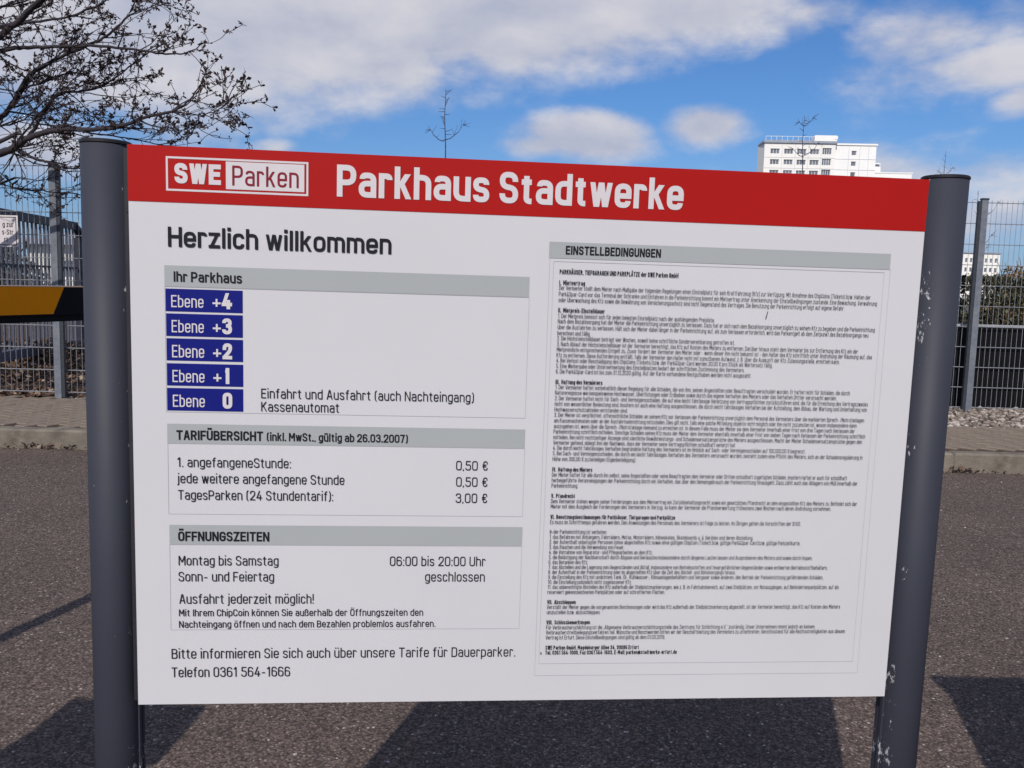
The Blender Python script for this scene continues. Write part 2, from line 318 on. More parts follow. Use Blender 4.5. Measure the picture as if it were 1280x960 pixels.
# pavement of concrete blocks, one object each where the photo shows them
pav = MB().box(-30, KY + 0.122, 0.05, 30, 7.6, PZ - 0.010).build('pavement', M['soil'], kind='structure')
pv = [MB().bev(0, 0, -0.04, 0.094, 0.194, 0, 0.005).mesh('paver', M['paver']) for _ in range(1)][0]
rest = MB()
def pave(cx0, cx1, y1, ang):
    rot = Matrix.Rotation(ang, 4, 'Z')
    for i in range(-75, 76):
        for j in range(-32, 32):
            p = rot @ Vector((i * 0.1, j * 0.2 + (0.1 if i % 2 else 0), 0)); p = Vector((p.x + (cx0 + cx1) / 2, p.y + 6.9, 0))
            c = p + rot @ Vector((0.05, 0.1, 0))
            hx = 0.05 * abs(math.cos(ang)) + 0.1 * abs(math.sin(ang)); hy = 0.1 * abs(math.cos(ang)) + 0.05 * abs(math.sin(ang))
            if not (cx0 < c.x < cx1 and c.y - hy > KY + 0.06 and c.y + hy < y1): continue
            r = c.x / c.y
            if abs(r) > .75: continue
            z = PZ + random.uniform(-0.0025, 0.0025)
            if -0.60 < r < -0.465 or 0.455 < r < 0.59:
                link(pv, 'paver', pav, loc=(p.x, p.y, z), rot=(random.uniform(-.006, .006), random.uniform(-.01, .01), ang))
            else:
                mm = Matrix.Translation((p.x, p.y, z)) @ rot
                rest.box(0, 0, -0.04, 0.094, 0.194, 0, mm)
pave(-6.5, 0.0, 7.90, R(-20)); pave(0.0, 6.5, 7.56, R(45))
rest.build('paver_field', M['paver'], pav, kind='stuff')

def scatter(name, mt, n, fx, size, stone=True, zf=None, parent=None, label=None, flat=0.6):
    b = MB()
    for _ in range(n):
        x, y = fx(); z = zf(x, y) if zf else PZ
        s = random.uniform(*size)
        if stone:
            q = len(b.v); a0 = random.uniform(0, 6.28)
            k = 5
            for t in range(k): b.v.append((x + math.cos(a0 + t * 6.283 / k) * s * random.uniform(.7, 1.1), y + math.sin(a0 + t * 6.283 / k) * s * random.uniform(.7, 1.1), z + s * random.uniform(0.05, .35)))
            b.v.append((x + random.uniform(-.2, .2) * s, y + random.uniform(-.2, .2) * s, z + s * flat * random.uniform(.8, 1.4)))
            b.v += [(x + math.cos(a0 + t * 6.283 / k) * s * .8, y + math.sin(a0 + t * 6.283 / k) * s * .8, z - s * .3) for t in range(k)]
            for t in range(k):
                b.f.append((q + t, q + (t + 1) % k, q + k)); b.f.append((q + k + 1 + t, q + k + 1 + (t + 1) % k, q + (t + 1) % k, q + t))
        else:
            mm = Matrix.Translation((x, y, z)) @ Euler((random.uniform(-.9, .9), random.uniform(-.9, .9), random.uniform(0, 6.28))).to_matrix().to_4x4()
            w = s * random.uniform(.35, .7)
            P = [mm @ Vector(p) for p in ((-s, 0, 0), (0, -w, s * .15), (s, 0, 0), (0, w, s * .15))]
            b.quad(*P)
    o = b.build(name, mt, parent, kind='stuff')
    return o
scatter('gravel', M['gravel'], 5200, lambda: (random.uniform(2.2, 7.5), random.uniform(7.42, 8.85)), (.012, .032), True, lambda x, y: PZ - 0.02 + random.uniform(0, .02))
scatter('gravel', M['gravel'], 700, lambda: (random.uniform(-4.15, -1.5), random.uniform(7.78, 8.15)), (.012, .03), True, lambda x, y: PZ - 0.02)
scatter('leaf_litter', M['litter'], 15000, lambda: (random.uniform(-8.5, -1.5), 7.86 + 5.2 * random.random() ** 1.2), (.02, .05), False, lambda x, y: PZ - 0.03 + abs(noise.noise((x * 1.3, y * 1.3, 0))) * 0.22 * min(1, (y - 7.86) * 1.2) + random.uniform(0, .03))
scatter('loose_debris', M['litter'], 420, lambda: (random.uniform(-5, 5.5), KY - 0.012 - abs(random.gauss(0, .03))), (.006, .017), False, lambda x, y: 0.006 + random.uniform(0, .018))
scatter('road_chippings', M['gravel'], 330, lambda: (random.uniform(-4.2, 4.2), random.uniform(1.8, 6.1)), (.0025, .007), True, lambda x, y: 0.002)
scatter('kerb_weeds', M['litter'], 90, lambda: (random.choice([-3.4, -3.1, 3.15, 3.22, 4.0]) + random.gauss(0, .1), KY - 0.012 - abs(random.gauss(0, .012))), (.010, .024), False, lambda x, y: 0.01 + random.uniform(0, .03))

# ------------------------------------------------------------------ information sign
SR, SN, SU = Vector((0.99590299, 0.09028887, -0.0050144)), Vector((-0.09023043, 0.99586167, 0.01086261)), Vector((0.00597443, -0.01036566, 0.99992843))
W, H, ZB, XL = 1.10904, 0.77818, 0.61424, -0.55452
sign = bpy.data.objects.new('information_sign', None); COL.objects.link(sign)
sm = Matrix((SR, SN, SU)).transposed().to_4x4(); sm.translation = (0.02887838, 1.25040022, 0); sign.matrix_world = sm
sign['label'] = 'wide white parking information board with a red header between two dark grey posts'; sign['category'] = 'sign'
panel = MB().box(XL, 0, ZB, XL + W, 0.004, ZB + H).build('panel', M['white'], sign)
RED = 705.0 / 1000
MB().box(XL - 0.0002, -0.0006, ZB + RED, XL + W + 0.0002, -0.0001, ZB + H + 0.0003).build('header_band', M['red'], panel)
for zz in (0.02, H - 0.05): MB().box(XL, 0.0042, ZB + zz, XL + W, 0.0062, ZB + zz + 0.03).build('rear_stiffener', M['edge'], panel)
def L3(u, v, off): return (XL + u / 1000, -off, ZB + v / 1000)
def flat(name, x0, y0, x1, y1, off, mt, par=panel):
    b = MB().quad(L3(x0, y0, off), L3(x1, y0, off), L3(x1, y1, off), L3(x0, y1, off)); return b.build(name, mt, par)
LOGO = {}
for (nm, x0, y0, x1, y1) in [('grey', 45.0, 593.8, 538.7, 621.7), ('grey', 45.7, 378.9, 539.8, 406.1), ('grey', 46.7, 235.3, 540.7, 263.4), ('grey', 564.8, 649.0, 1061.1, 671.4), ('blue', 46.0, 560.2, 147.7, 590.6), ('blue', 46.3, 526.7, 147.7, 557.2), ('blue', 46.4, 493.4, 147.9, 523.6), ('blue', 46.4, 459.0, 148.0, 489.5), ('blue', 46.2, 424.5, 147.9, 455.7), ('logo_outer', 49.0, 720.2, 234.9, 765.0), ('logo_inner', 51.9, 723.0, 232.0, 762.1), ('logo_white', 126.6, 725.2, 229.6, 761.4)]:
    if nm == 'grey': flat('heading_bar', x0, y0, x1, y1, 0.0006, M['grey'])
    elif nm == 'blue': flat('level_plate', x0, y0, x1, y1, 0.0006, M['blue'])
    else: LOGO[nm] = (x0, y0, x1, y1)
flat('logo_plate', *LOGO['logo_white'], 0.0010, M['tinywhite'])
def frame(name, x0, y0, x1, y1, x2, y2, x3, y3, off, mt):   # outer and inner rectangle
    b = MB(); o_ = [L3(x0, y0, off), L3(x1, y0, off), L3(x1, y1, off), L3(x0, y1, off)]; i_ = [L3(x2, y2, off), L3(x3, y2, off), L3(x3, y3, off), L3(x2, y3, off)]
    for k in range(4): b.quad(o_[k], o_[(k + 1) % 4], i_[(k + 1) % 4], i_[k])
    return b.build(name, mt, panel)
lo, li = LOGO['logo_outer'], LOGO['logo_inner']
frame('logo_frame', lo[0], lo[1], lo[2], lo[3], lo[0] + 2.6, lo[1] + 2.6, lo[2] - 2.6, lo[3] - 2.6, 0.0010, M['tinywhite'])
for (nm, x0, y0, x1, y1) in [('f', 44.8, 422.3, 539.5, 593.6), ('f', 45.8, 278.8, 540.4, 378.9), ('f', 46.4, 110.7, 541.1, 235.3), ('f', 566.0, 38.2, 1062.3, 649.3), ('f', 571.5, 56.6, 1053.4, 644.8)]:
    frame('box_outline', x0, y0, x1, y1, x0 + .55, y0 + .55, x1 - .55, y1 - .55, 0.0005, M['line'])

# stroke lettering: narrow, square-shouldered grotesque.  r = rounded corners, s = sharp, c = closed rounded, d = dot
G = {
'A': (46, 'p 0,0 21,100;p 25,100 46,0;s 8,30 38,30'), 'B': (43, 's 0,0 0,100;r 0,100 41,100 41,53 0,53;r 0,53 43,53 43,0 0,0'),
'C': (42, 'r 42,68 42,100 0,100 0,0 42,0 42,32'), 'D': (43, 's 0,0 0,100;r 0,100 43,100 43,0 0,0'), 'E': (37, 's 37,100 0,100 0,0 37,0;s 0,52 33,52'),
'F': (36, 's 36,100 0,100 0,0;s 0,49 32,49'), 'G': (43, 'r 43,70 43,100 0,100 0,0 43,0 43,48;s 43,48 24,48'), 'H': (44, 's 0,0 0,100;s 44,0 44,100;s 0,52 44,52'),
'I': (2, 's 1,0 1,100'), 'J': (30, 'r 30,100 30,0 0,0 0,20'), 'K': (43, 's 0,0 0,100;p 41,100 5,46;p 15,60 43,0'), 'L': (36, 's 0,100 0,0 36,0'),
'M': (54, 's 0,0 0,100;p 1,100 27,30;p 53,100 27,30;s 54,100 54,0'), 'N': (45, 's 0,0 0,100;p 1,100 44,0;s 45,0 45,100'), 'O': (43, 'c 0,0 43,0 43,100 0,100'),
'P': (42, 's 0,0 0,100;r 0,100 42,100 42,44 0,44'), 'Q': (43, 'c 0,0 43,0 43,100 0,100;p 27,18 46,-6'), 'R': (43, 's 0,0 0,100;r 0,100 42,100 42,47 0,47;p 24,47 43,0'),
'S': (42, 'r 41,73 41,100 0,100 0,55 42,47 42,0 0,0 0,27'), 'T': (44, 's 0,100 44,100;s 22,100 22,0'), 'U': (43, 'r 0,100 0,0 43,0 43,100'),
'V': (46, 'p 0,100 21,0;p 25,0 46,100'), 'W': (66, 'p 0,100 15,0;p 17,0 32,100;p 34,100 49,0;p 51,0 66,100'), 'X': (44, 'p 0,0 44,100;p 0,100 44,0'), 'Y': (44, 'p 0,100 22,40;p 44,100 22,40;s 22,44 22,0'),
'Z': (42, 's 0,100 42,100;p 41,100 1,0;s 0,0 42,0'),
'a': (37, 'r 3,60 3,74 37,74 37,0;r 37,43 0,43 0,0 37,0'), 'b': (37, 's 0,0 0,102;r 0,74 37,74 37,0 0,0'), 'c': (34, 'r 34,54 34,74 0,74 0,0 34,0 34,20'),
'd': (37, 's 37,0 37,102;r 37,74 0,74 0,0 37,0'), 'e': (37, 's 0,36 37,36;r 37,36 37,74 0,74 0,0 35,0 35,17'), 'f': (25, 'r 28,102 10,102 10,0;s -4,74 25,74'),
'g': (37, 'r 37,74 0,74 0,2 37,2;r 37,74 37,-25 2,-25 2,-14'), 'h': (37, 's 0,0 0,102;r 0,74 37,74 37,0'), 'i': (2, 's 1,0 1,74;d 1,98'), 'j': (6, 'r 5,74 5,-25 -8,-25;d 5,98'),
'k': (35, 's 0,0 0,102;p 32,74 6,32;p 14,46 35,0'), 'l': (2, 's 1,0 1,102'), 'm': (62, 's 0,0 0,74;r 0,74 31,74 31,0;r 31,74 62,74 62,0'), 'n': (37, 's 0,0 0,74;r 0,74 37,74 37,0'),
'o': (37, 'c 0,0 37,0 37,74 0,74'), 'p': (37, 's 0,-26 0,74;r 0,74 37,74 37,0 0,0'), 'q': (37, 's 37,-26 37,74;r 37,74 0,74 0,0 37,0'), 'r': (24, 's 0,0 0,74;r 0,74 25,74 25,60'),
's': (34, 'r 33,57 33,74 0,74 0,41 34,34 34,0 0,0 0,17'), 't': (24, 'r 10,98 10,0 27,0;s -6,74 26,74'), 'u': (37, 'r 0,74 0,0 37,0;s 37,0 37,74'), 'v': (37, 'p 0,74 17,0;p 20,0 37,74'),
'w': (56, 'p 0,74 13,0;p 15,0 27,74;p 29,74 41,0;p 43,0 56,74'), 'x': (36, 'p 0,0 36,74;p 0,74 36,0'), 'y': (37, 'p 0,74 19,0;p 37,74 14,-26'), 'z': (34, 's 0,74 34,74;p 33,74 1,0;s 0,0 34,0'),
'ß': (38, 'r 0,0 0,100 35,100 35,58 16,58;r 16,58 38,52 38,0 14,0'),
'0': (42, 'c 0,0 42,0 42,100 0,100'), '1': (24, 'p 1,78 18,100;s 19,0 19,100'), '2': (42, 'r 1,74 1,100 42,100 42,58 1,3;s 0,0 42,0'), '3': (42, 'r 1,76 1,100 40,100 40,54 14,54;r 14,54 42,54 42,0 0,0 0,25'),
'4': (46, 'p 27,100 2,26;s 0,24 46,24;s 33,60 33,0'), '5': (42, 's 39,100 5,100 3,58;r 3,58 42,62 42,0 0,0 0,23'), '6': (42, 'r 40,78 40,100 0,100 0,0 42,0 42,58 0,58'), '7': (40, 's 0,100 40,100;p 39,100 13,0'),
'8': (42, 'c 2,54 40,54 40,100 2,100;c 0,0 42,0 42,54 0,54'), '9': (42, 'r 2,22 2,0 42,0 42,100 0,100 0,42 42,42'),
'.': (2, 'd 1,3'), ',': (3, 's 3,6 -2,-14'), ':': (2, 'd 1,5;d 1,62'), '-': (22, 's 0,38 22,38'), '–': (30, 's 0,38 30,38'), '(': (14, 'r 14,108 1,90 1,4 14,-14'), ')': (14, 'r 0,108 13,90 13,4 0,-14'),
'!': (2, 's 1,30 1,102;d 1,3'), '&': (46, 'r 40,80 38,100 8,100 8,62 44,0;r 18,50 0,50 0,0 34,0 44,44'), '@': (56, 'c 0,-10 56,-10 56,90 0,90;c 18,20 38,20 38,62 18,62'), '/': (28, 's 0,-8 28,104'),
'€': (44, 'r 44,74 44,100 12,100 12,0 44,0 44,26;s 0,60 36,60;s 0,40 34,40'), '+': (38, 's 0,40 44,40;s 22,6 22,74'), '„': (12, 's 3,6 -2,-12;s 12,6 7,-12'), '“': (12, 's 3,102 -2,86;s 12,102 7,86'),
}
for u_, (a_, dx) in {'Ä': ('A', (12, 34)), 'Ö': ('O', (10, 33)), 'Ü': ('U', (10, 33)), 'ä': ('a', (8, 29)), 'ö': ('o', (8, 29)), 'ü': ('u', (8, 29))}.items():
    yy = 121 if u_.isupper() else 97
    G[u_] = (G[a_][0], G[a_][1] + ';d %d,%d;d %d,%d' % (dx[0], yy, dx[1], yy))
GP = {}
for k_, (w_, s_) in G.items():
    st_ = []
    for q_ in s_.split(';'):
        t_, rest_ = q_.split(' ', 1); st_.append((t_, [tuple(float(z_) / 100 for z_ in p_.split(',')) for p_ in rest_.split()]))
    GP[k_] = (w_ / 100, st_)
def rounded(pts, rad, seg, closed):
    out = []; n = len(pts)
    for i, p in enumerate(pts):
        p = Vector(p)
        if not closed and i in (0, n - 1): out.append(p); continue
        a = Vector(pts[i - 1]); c = Vector(pts[(i + 1) % n]); da, dc = a - p, c - p
        r = min(rad, da.length * (.5 if closed or i > 1 else .97), dc.length * (.5 if closed or i < n - 2 else .97))
        A, C_ = p + da.normalized() * r, p + dc.normalized() * r
        for k in range(seg + 1):
            t = k / seg; out.append(A * (1 - t) ** 2 + p * 2 * t * (1 - t) * 0.72 + p * 2 * t * (1 - t) * 0.28 + C_ * t * t)
    res = [out[0]]
    for p in out[1:]:
        if (p - res[-1]).length > 1e-5: res.append(p)
    if closed and (res[0] - res[-1]).length < 1e-5: res.pop()
    return res
def ribbon(b, pts, hw, closed, put):
    n = len(pts); Lf = []; Rt = []
    for i, p in enumerate(pts):
        pa = pts[i - 1] if (closed or i > 0) else None; pc = pts[(i + 1) % n] if (closed or i < n - 1) else None
        if pa is None: d = (pc - p).normalized(); nn = Vector((-d.y, d.x)); k = 1
        elif pc is None: d = (p - pa).normalized(); nn = Vector((-d.y, d.x)); k = 1
        else:
            d1 = (p - pa).normalized(); d2 = (pc - p).normalized(); n1_, n2_ = Vector((-d1.y, d1.x)), Vector((-d2.y, d2.x)); nn = n1_ + n2_
            if nn.length < 1e-4: nn = n1_; k = 1
            else: nn.normalize(); k = min(1 / max(nn.dot(n1_), .2), 1.75)
        Lf.append(p + nn * hw * k); Rt.append(p - nn * hw * k)
    q = len(b.v)
    for i in range(n): b.v.append(put(Lf[i])); b.v.append(put(Rt[i]))
    for i in range(n if closed else n - 1):
        j = (i + 1) % n; b.f.append((q + 2 * i + 1, q + 2 * j + 1, q + 2 * j, q + 2 * i))
def lettering(txt, x0, y0, x1, cap, wt, mt, seg, name, par=panel, base=0.0013, place=L3):
    t = wt; gap = 0.075 if wt > .15 else 0.11
    SPC = 0.17
    sumw = sum(GP[c][0] for c in txt if c in GP); ng = sum(1 for c in txt if c in GP); nsp = sum(1 for c in txt if c not in GP)
    total = (x1 - x0) / cap
    flex = sumw + gap * (len(txt) - 1) + SPC * nsp; fixed = t * ng
    s = max(0.25, (total - fixed) / flex)
    b = MB(); x = t / 2
    for c in txt:
        if c not in GP: x += (SPC + gap) * s; continue
        w, st = GP[c]
        lay = 0
        for kind, pts in st:
            off = base + lay * 0.00003; lay += 1
            put = lambda p, off=off: place(x0 + p.x * cap, y0 + p.y * cap, off)
            def tr(p): return (x + p[0] * s, t / 2 + p[1] * (1 - t) if p[1] > -.05 else p[1] * (1 - t) + t / 2)
            if kind == 'd':
                px_, py_ = tr(pts[0]); h_ = t * .56
                if pts[0][1] < .1: py_ = h_
                elif c in 'ij': py_ = 1.06 - h_
                elif c in 'äöü': py_ = 1.04 - h_
                elif c in 'ÄÖÜ': py_ = 1.10 + h_
                b.quad(put(Vector((px_ - h_, py_ - h_))), put(Vector((px_ + h_, py_ - h_))), put(Vector((px_ + h_, py_ + h_))), put(Vector((px_ - h_, py_ + h_))))
                continue
            if kind == 'p':     # straight diagonals cut level at base and cap line
                for q0, q1 in zip(pts[:-1], pts[1:]):
                    def fy(y): return (t + y * (1 - t)) if y in (1.0, 0.74, 1.02) else (y * (1 - t) if y in (0.0, -0.26) else t / 2 + y * (1 - t))
                    A_, B_ = Vector((x + q0[0] * s, fy(q0[1]))), Vector((x + q1[0] * s, fy(q1[1])))
                    if A_.y > B_.y: A_, B_ = B_, A_
                    dv = B_ - A_; hx = (t / 2) * dv.length / max(abs(dv.y), 1e-3) * (.93 if t > .15 else 1)
                    hx = min(hx, t * .9); off = base + lay * 0.00003; lay += 1
                    put = lambda p, off=off: place(x0 + p.x * cap, y0 + p.y * cap, off)
                    b.quad(put(Vector((A_.x - hx, A_.y))), put(Vector((A_.x + hx, A_.y))), put(Vector((B_.x + hx, B_.y))), put(Vector((B_.x - hx, B_.y))))
                continue
            P = [tr(p) for p in pts]
            closed = kind == 'c'
            if kind in 'rc': P = rounded(P, 0.155 + t * .35 if w > .3 else 0.12, seg, closed)
            else: P = [Vector(p) for p in P]
            if not closed:
                for a_, b_ in ((0, 1), (-1, -2)):
                    e_ = (P[a_] - P[b_]).normalized()
                    if abs(e_.x) < .02 and pts[a_][1] in (0.0, -.26, .74, 1.0, 1.02) or (abs(e_.y) < .02 and kind == 's' and c not in 'ftA-–+€'): P[a_] = P[a_] + e_ * t / 2
            ribbon(b, P, t / 2, closed, put)
        x += t + (w + gap) * s
    return b.build(name, mt, par)
INK = {'ink': M['ink'], 'white': M['tinywhite'], 'maroon': M['maroon']}
for (txt, x0, y0, x1, cap, wt, col, seg, part) in [
('SWE', 60.0, 730.2, 120.2, 26.6, 0.235, 'white', 4, 'text_line'),
('Parken', 134.9, 730.3, 222.3, 26.2, 0.115, 'maroon', 4, 'text_line'),
('Parkhaus Stadtwerke', 272.9, 721.3, 751.5, 42.4, 0.178, 'white', 5, 'title_lettering'),
('Herzlich willkommen', 50.4, 646.6, 347.1, 26.5, 0.158, 'ink', 4, 'title_lettering'),
('Ihr Parkhaus', 57.0, 600.2, 147.1, 13.7, 0.165, 'ink', 3, 'text_line'),
('Ebene', 53.6, 565.8, 96.1, 16.2, 0.105, 'white', 3, 'text_line'),
('+', 106.7, 565.9, 118.4, 16.2, 0.15, 'white', 3, 'text_line'),
('4', 120.0, 565.0, 133.8, 21.7, 0.22, 'white', 3, 'text_line'),
('Ebene', 53.7, 531.8, 96.2, 16.6, 0.105, 'white', 3, 'text_line'),
('+', 106.8, 531.8, 118.5, 16.3, 0.15, 'white', 3, 'text_line'),
('3', 120.3, 530.8, 133.6, 21.8, 0.22, 'white', 3, 'text_line'),
('Ebene', 53.8, 497.7, 96.4, 16.9, 0.105, 'white', 3, 'text_line'),
('+', 106.9, 497.6, 118.7, 16.5, 0.15, 'white', 3, 'text_line'),
('2', 120.7, 496.6, 133.5, 22.0, 0.22, 'white', 3, 'text_line'),
('Ebene', 53.9, 463.8, 96.5, 16.6, 0.105, 'white', 3, 'text_line'),
('+', 107.0, 463.6, 118.8, 16.6, 0.15, 'white', 3, 'text_line'),
('1', 123.7, 462.6, 129.6, 22.1, 0.22, 'white', 3, 'text_line'),
('Ebene', 54.0, 429.7, 96.6, 16.7, 0.105, 'white', 3, 'text_line'),
('0', 120.4, 428.3, 133.3, 22.3, 0.22, 'white', 3, 'text_line'),
('Einfahrt und Ausfahrt (auch Nachteingang)', 172.2, 444.0, 465.7, 13.4, 0.1, 'ink', 3, 'text_line'),
('Kassenautomat', 172.2, 425.7, 278.3, 13.4, 0.1, 'ink', 3, 'text_line'),
('TARIFÜBERSICHT', 58.0, 383.9, 174.6, 13.4, 0.18, 'ink', 3, 'text_line'),
('(inkl. MwSt., gültig ab 26.03.2007)', 179.6, 384.3, 374.4, 11.7, 0.16, 'ink', 3, 'text_line'),
('1. angefangeneStunde:', 58.4, 346.0, 212.6, 13.5, 0.1, 'ink', 3, 'text_line'),
('jede weitere angefangene Stunde', 58.7, 323.1, 286.5, 13.6, 0.1, 'ink', 3, 'text_line'),
('TagesParken (24 Stundentarif):', 59.1, 299.7, 271.2, 13.6, 0.1, 'ink', 3, 'text_line'),
('0,50 €', 443.0, 346.2, 487.9, 13.5, 0.1, 'ink', 3, 'text_line'),
('0,50 €', 443.6, 322.5, 488.1, 13.6, 0.1, 'ink', 3, 'text_line'),
('3,00 €', 443.4, 298.8, 488.4, 13.7, 0.1, 'ink', 3, 'text_line'),
('ÖFFNUNGSZEITEN', 58.5, 240.4, 183.1, 13.8, 0.18, 'ink', 3, 'text_line'),
('Montag bis Samstag', 58.6, 205.4, 195.6, 13.9, 0.1, 'ink', 3, 'text_line'),
('06:00 bis 20:00 Uhr', 351.9, 205.5, 488.7, 13.9, 0.1, 'ink', 3, 'text_line'),
('Sonn– und Feiertag', 58.3, 182.2, 189.4, 13.9, 0.1, 'ink', 3, 'text_line'),
('geschlossen', 402.4, 182.4, 488.3, 14.1, 0.1, 'ink', 3, 'text_line'),
('Ausfahrt jederzeit möglich!', 58.9, 149.6, 244.9, 14.0, 0.1, 'ink', 3, 'text_line'),
('Mit Ihrem ChipCoin können Sie außerhalb der Öffnungszeiten den', 58.2, 131.2, 400.6, 10.1, 0.115, 'ink', 2, 'text_line'),
('Nachteingang öffnen und nach dem Bezahlen problemlos ausfahren.', 58.1, 114.3, 418.6, 10.1, 0.115, 'ink', 2, 'text_line'),
('Bitte informieren Sie sich auch über unsere Tarife für Dauerparker.', 47.2, 68.6, 536.5, 14.6, 0.1, 'ink', 3, 'text_line'),
('Telefon 0361 564–1666', 46.9, 41.0, 212.0, 14.7, 0.1, 'ink', 3, 'text_line'),
('EINSTELLBEDINGUNGEN', 588.1, 654.6, 723.3, 11.9, 0.18, 'ink', 3, 'text_line'),
('PARKHÄUSER, TIEFGARAGEN UND PARKPLÄTZE der SWE Parken GmbH', 580.6, 627.4, 750.0, 6.3, 0.15, 'ink', 1, 'small_text_line'),
('I.  Mietvertrag', 580.6, 612.3, 617.1, 6.3, 0.15, 'ink', 1, 'small_text_line'),
('Der Vermieter stellt dem Mieter nach Maßgabe der folgenden Regelungen einen Einstellplatz für sein Kraftfahrzeug (Kfz) zur Verfügung. Mit Annahme des ChipCoins (Tickets) bzw. Halten der', 580.6, 605.2, 1035.2, 6.2, 0.085, 'ink', 1, 'small_text_line'),
('Park&Spar-Card vor das Terminal der Schranke und Einfahren in die Parkeinrichtung kommt ein Mietvertrag unter Anerkennung der Einstellbedingungen zustande. Eine Bewachung, Verwahrung', 580.6, 596.6, 1045.6, 6.2, 0.085, 'ink', 1, 'small_text_line'),
('oder Überwachung des Kfz sowie die Gewährung von Versicherungsschutz sind nicht Gegenstand des Vertrages. Die Benutzung der Parkeinrichtung erfolgt auf eigene Gefahr.', 580.6, 588.4, 997.2, 6.2, 0.085, 'ink', 1, 'small_text_line'),
('II.  Mietpreis-Einstelldauer', 580.6, 573.9, 646.9, 6.3, 0.15, 'ink', 1, 'small_text_line'),
('1. Der Mietpreis bemisst sich für jeden belegten Einstellplatz nach der aushängenden Preisliste.', 580.6, 566.0, 806.5, 6.2, 0.085, 'ink', 1, 'small_text_line'),
('Nach dem Bezahlvorgang hat der Mieter die Parkeinrichtung unverzüglich zu verlassen. Dazu hat er sich nach dem Bezahlvorgang unverzüglich zu seinem Kfz zu begeben und die Parkeinrichtung', 580.6, 558.5, 1045.6, 6.2, 0.085, 'ink', 1, 'small_text_line'),
('über die Ausfahrten zu verlassen. Hält sich der Mieter dabei länger in der Parkeinrichtung auf, als zum Verlassen erforderlich, wird das Parkentgelt ab dem Zeitpunkt des Bezahlvorgangs neu', 580.6, 550.3, 1036.6, 6.2, 0.085, 'ink', 1, 'small_text_line'),
('berechnet und fällig.', 580.6, 541.9, 627.7, 6.2, 0.085, 'ink', 1, 'small_text_line'),
('2. Die Höchsteinstelldauer beträgt vier Wochen, soweit keine schriftliche Sondervereinbarung getroffen ist.', 580.6, 534.5, 837.8, 6.2, 0.085, 'ink', 1, 'small_text_line'),
('3. Nach Ablauf der Höchsteinstelldauer ist der Vermieter berechtigt, das Kfz auf Kosten des Mieters zu entfernen. Darüber hinaus steht dem Vermieter bis zur Entfernung des Kfz ein der', 580.6, 526.5, 1022.7, 6.2, 0.085, 'ink', 1, 'small_text_line'),
('Mietpreisliste entsprechendes Entgelt zu. Zuvor fordert der Vermieter den Mieter oder - wenn dieser ihm nicht bekannt ist - den Halter des Kfz schriftlich unter Androhung der Räumung auf, das', 580.6, 518.8, 1044.7, 6.2, 0.085, 'ink', 1, 'small_text_line'),
('Kfz zu entfernen. Diese Aufforderung entfällt, falls der Vermieter den Halter nicht mit zumutbarem Aufwand, z. B. über die Auskunft der Kfz-Zulassungsstelle, ermitteln kann.', 580.6, 510.7, 996.3, 6.2, 0.085, 'ink', 1, 'small_text_line'),
('4. Bei Verlust oder Beschädigung des ChipCoins (Tickets) bzw. der Park&Spar-Card werden 20,00 € pro Stück als Wertersatz fällig.', 580.6, 503.2, 895.9, 6.2, 0.085, 'ink', 1, 'small_text_line'),
('5. Eine Weitergabe oder Untervermietung des Einstellplatzes bedarf der schriftlichen Zustimmung des Vermieters.', 580.6, 495.3, 854.8, 6.2, 0.085, 'ink', 1, 'small_text_line'),
('6. Die Park&Spar-Card ist bis zum 31.12.2020 gültig. Auf der Karte vorhandene Restguthaben werden nicht ausgezahlt.', 580.6, 487.5, 865.4, 6.2, 0.085, 'ink', 1, 'small_text_line'),
('III.  Haftung des Vermieters', 580.6, 472.5, 648.1, 6.3, 0.15, 'ink', 1, 'small_text_line'),
('1. Der Vermieter haftet vorbehaltlich dieser Regelung für alle Schäden, die von ihm, seinen Angestellten oder Beauftragten verschuldet wurden. Er haftet nicht für Schäden, die durch', 580.6, 465.1, 1015.5, 6.2, 0.085, 'ink', 1, 'small_text_line'),
('Naturereignisse wie beispielsweise Hochwasser, Überflutungen oder Erdbeben sowie durch das eigene Verhalten des Mieters oder das Verhalten Dritter verursacht werden.', 580.6, 457.3, 996.1, 6.2, 0.085, 'ink', 1, 'small_text_line'),
('2. Der Vermieter haftet nicht für Sach- und Vermögensschäden, die auf eine leicht fahrlässige Verletzung von Vertragspflichten zurückzuführen sind, die für die Erreichung des Vertragszwecks', 580.6, 449.2, 1044.2, 6.2, 0.085, 'ink', 1, 'small_text_line'),
('nicht von wesentlicher Bedeutung sind. Insofern ist auch eine Haftung ausgeschlossen, die durch leicht fahrlässiges Verhalten bei der Aufstellung, dem Abbau, der Wartung und Unterhaltung von', 580.6, 441.2, 1043.2, 6.2, 0.085, 'ink', 1, 'small_text_line'),
('Hochwasserschutzabteilen entstanden sind.', 580.6, 433.1, 686.5, 6.2, 0.085, 'ink', 1, 'small_text_line'),
('3. Der Mieter ist verpflichtet, offensichtliche Schäden an seinem Kfz vor Verlassen der Parkeinrichtung unverzüglich dem Personal des Vermieters über die markierten Sprech- /Notrufanlagen', 580.6, 425.3, 1040.4, 6.2, 0.085, 'ink', 1, 'small_text_line'),
('am Kassenautomaten oder an der Ausfahrtseinrichtung mitzuteilen. Dies gilt nicht, falls eine solche Mitteilung objektiv nicht möglich oder ihm nicht zuzumuten ist, wovon insbesondere dann', 580.6, 417.2, 1029.5, 6.2, 0.085, 'ink', 1, 'small_text_line'),
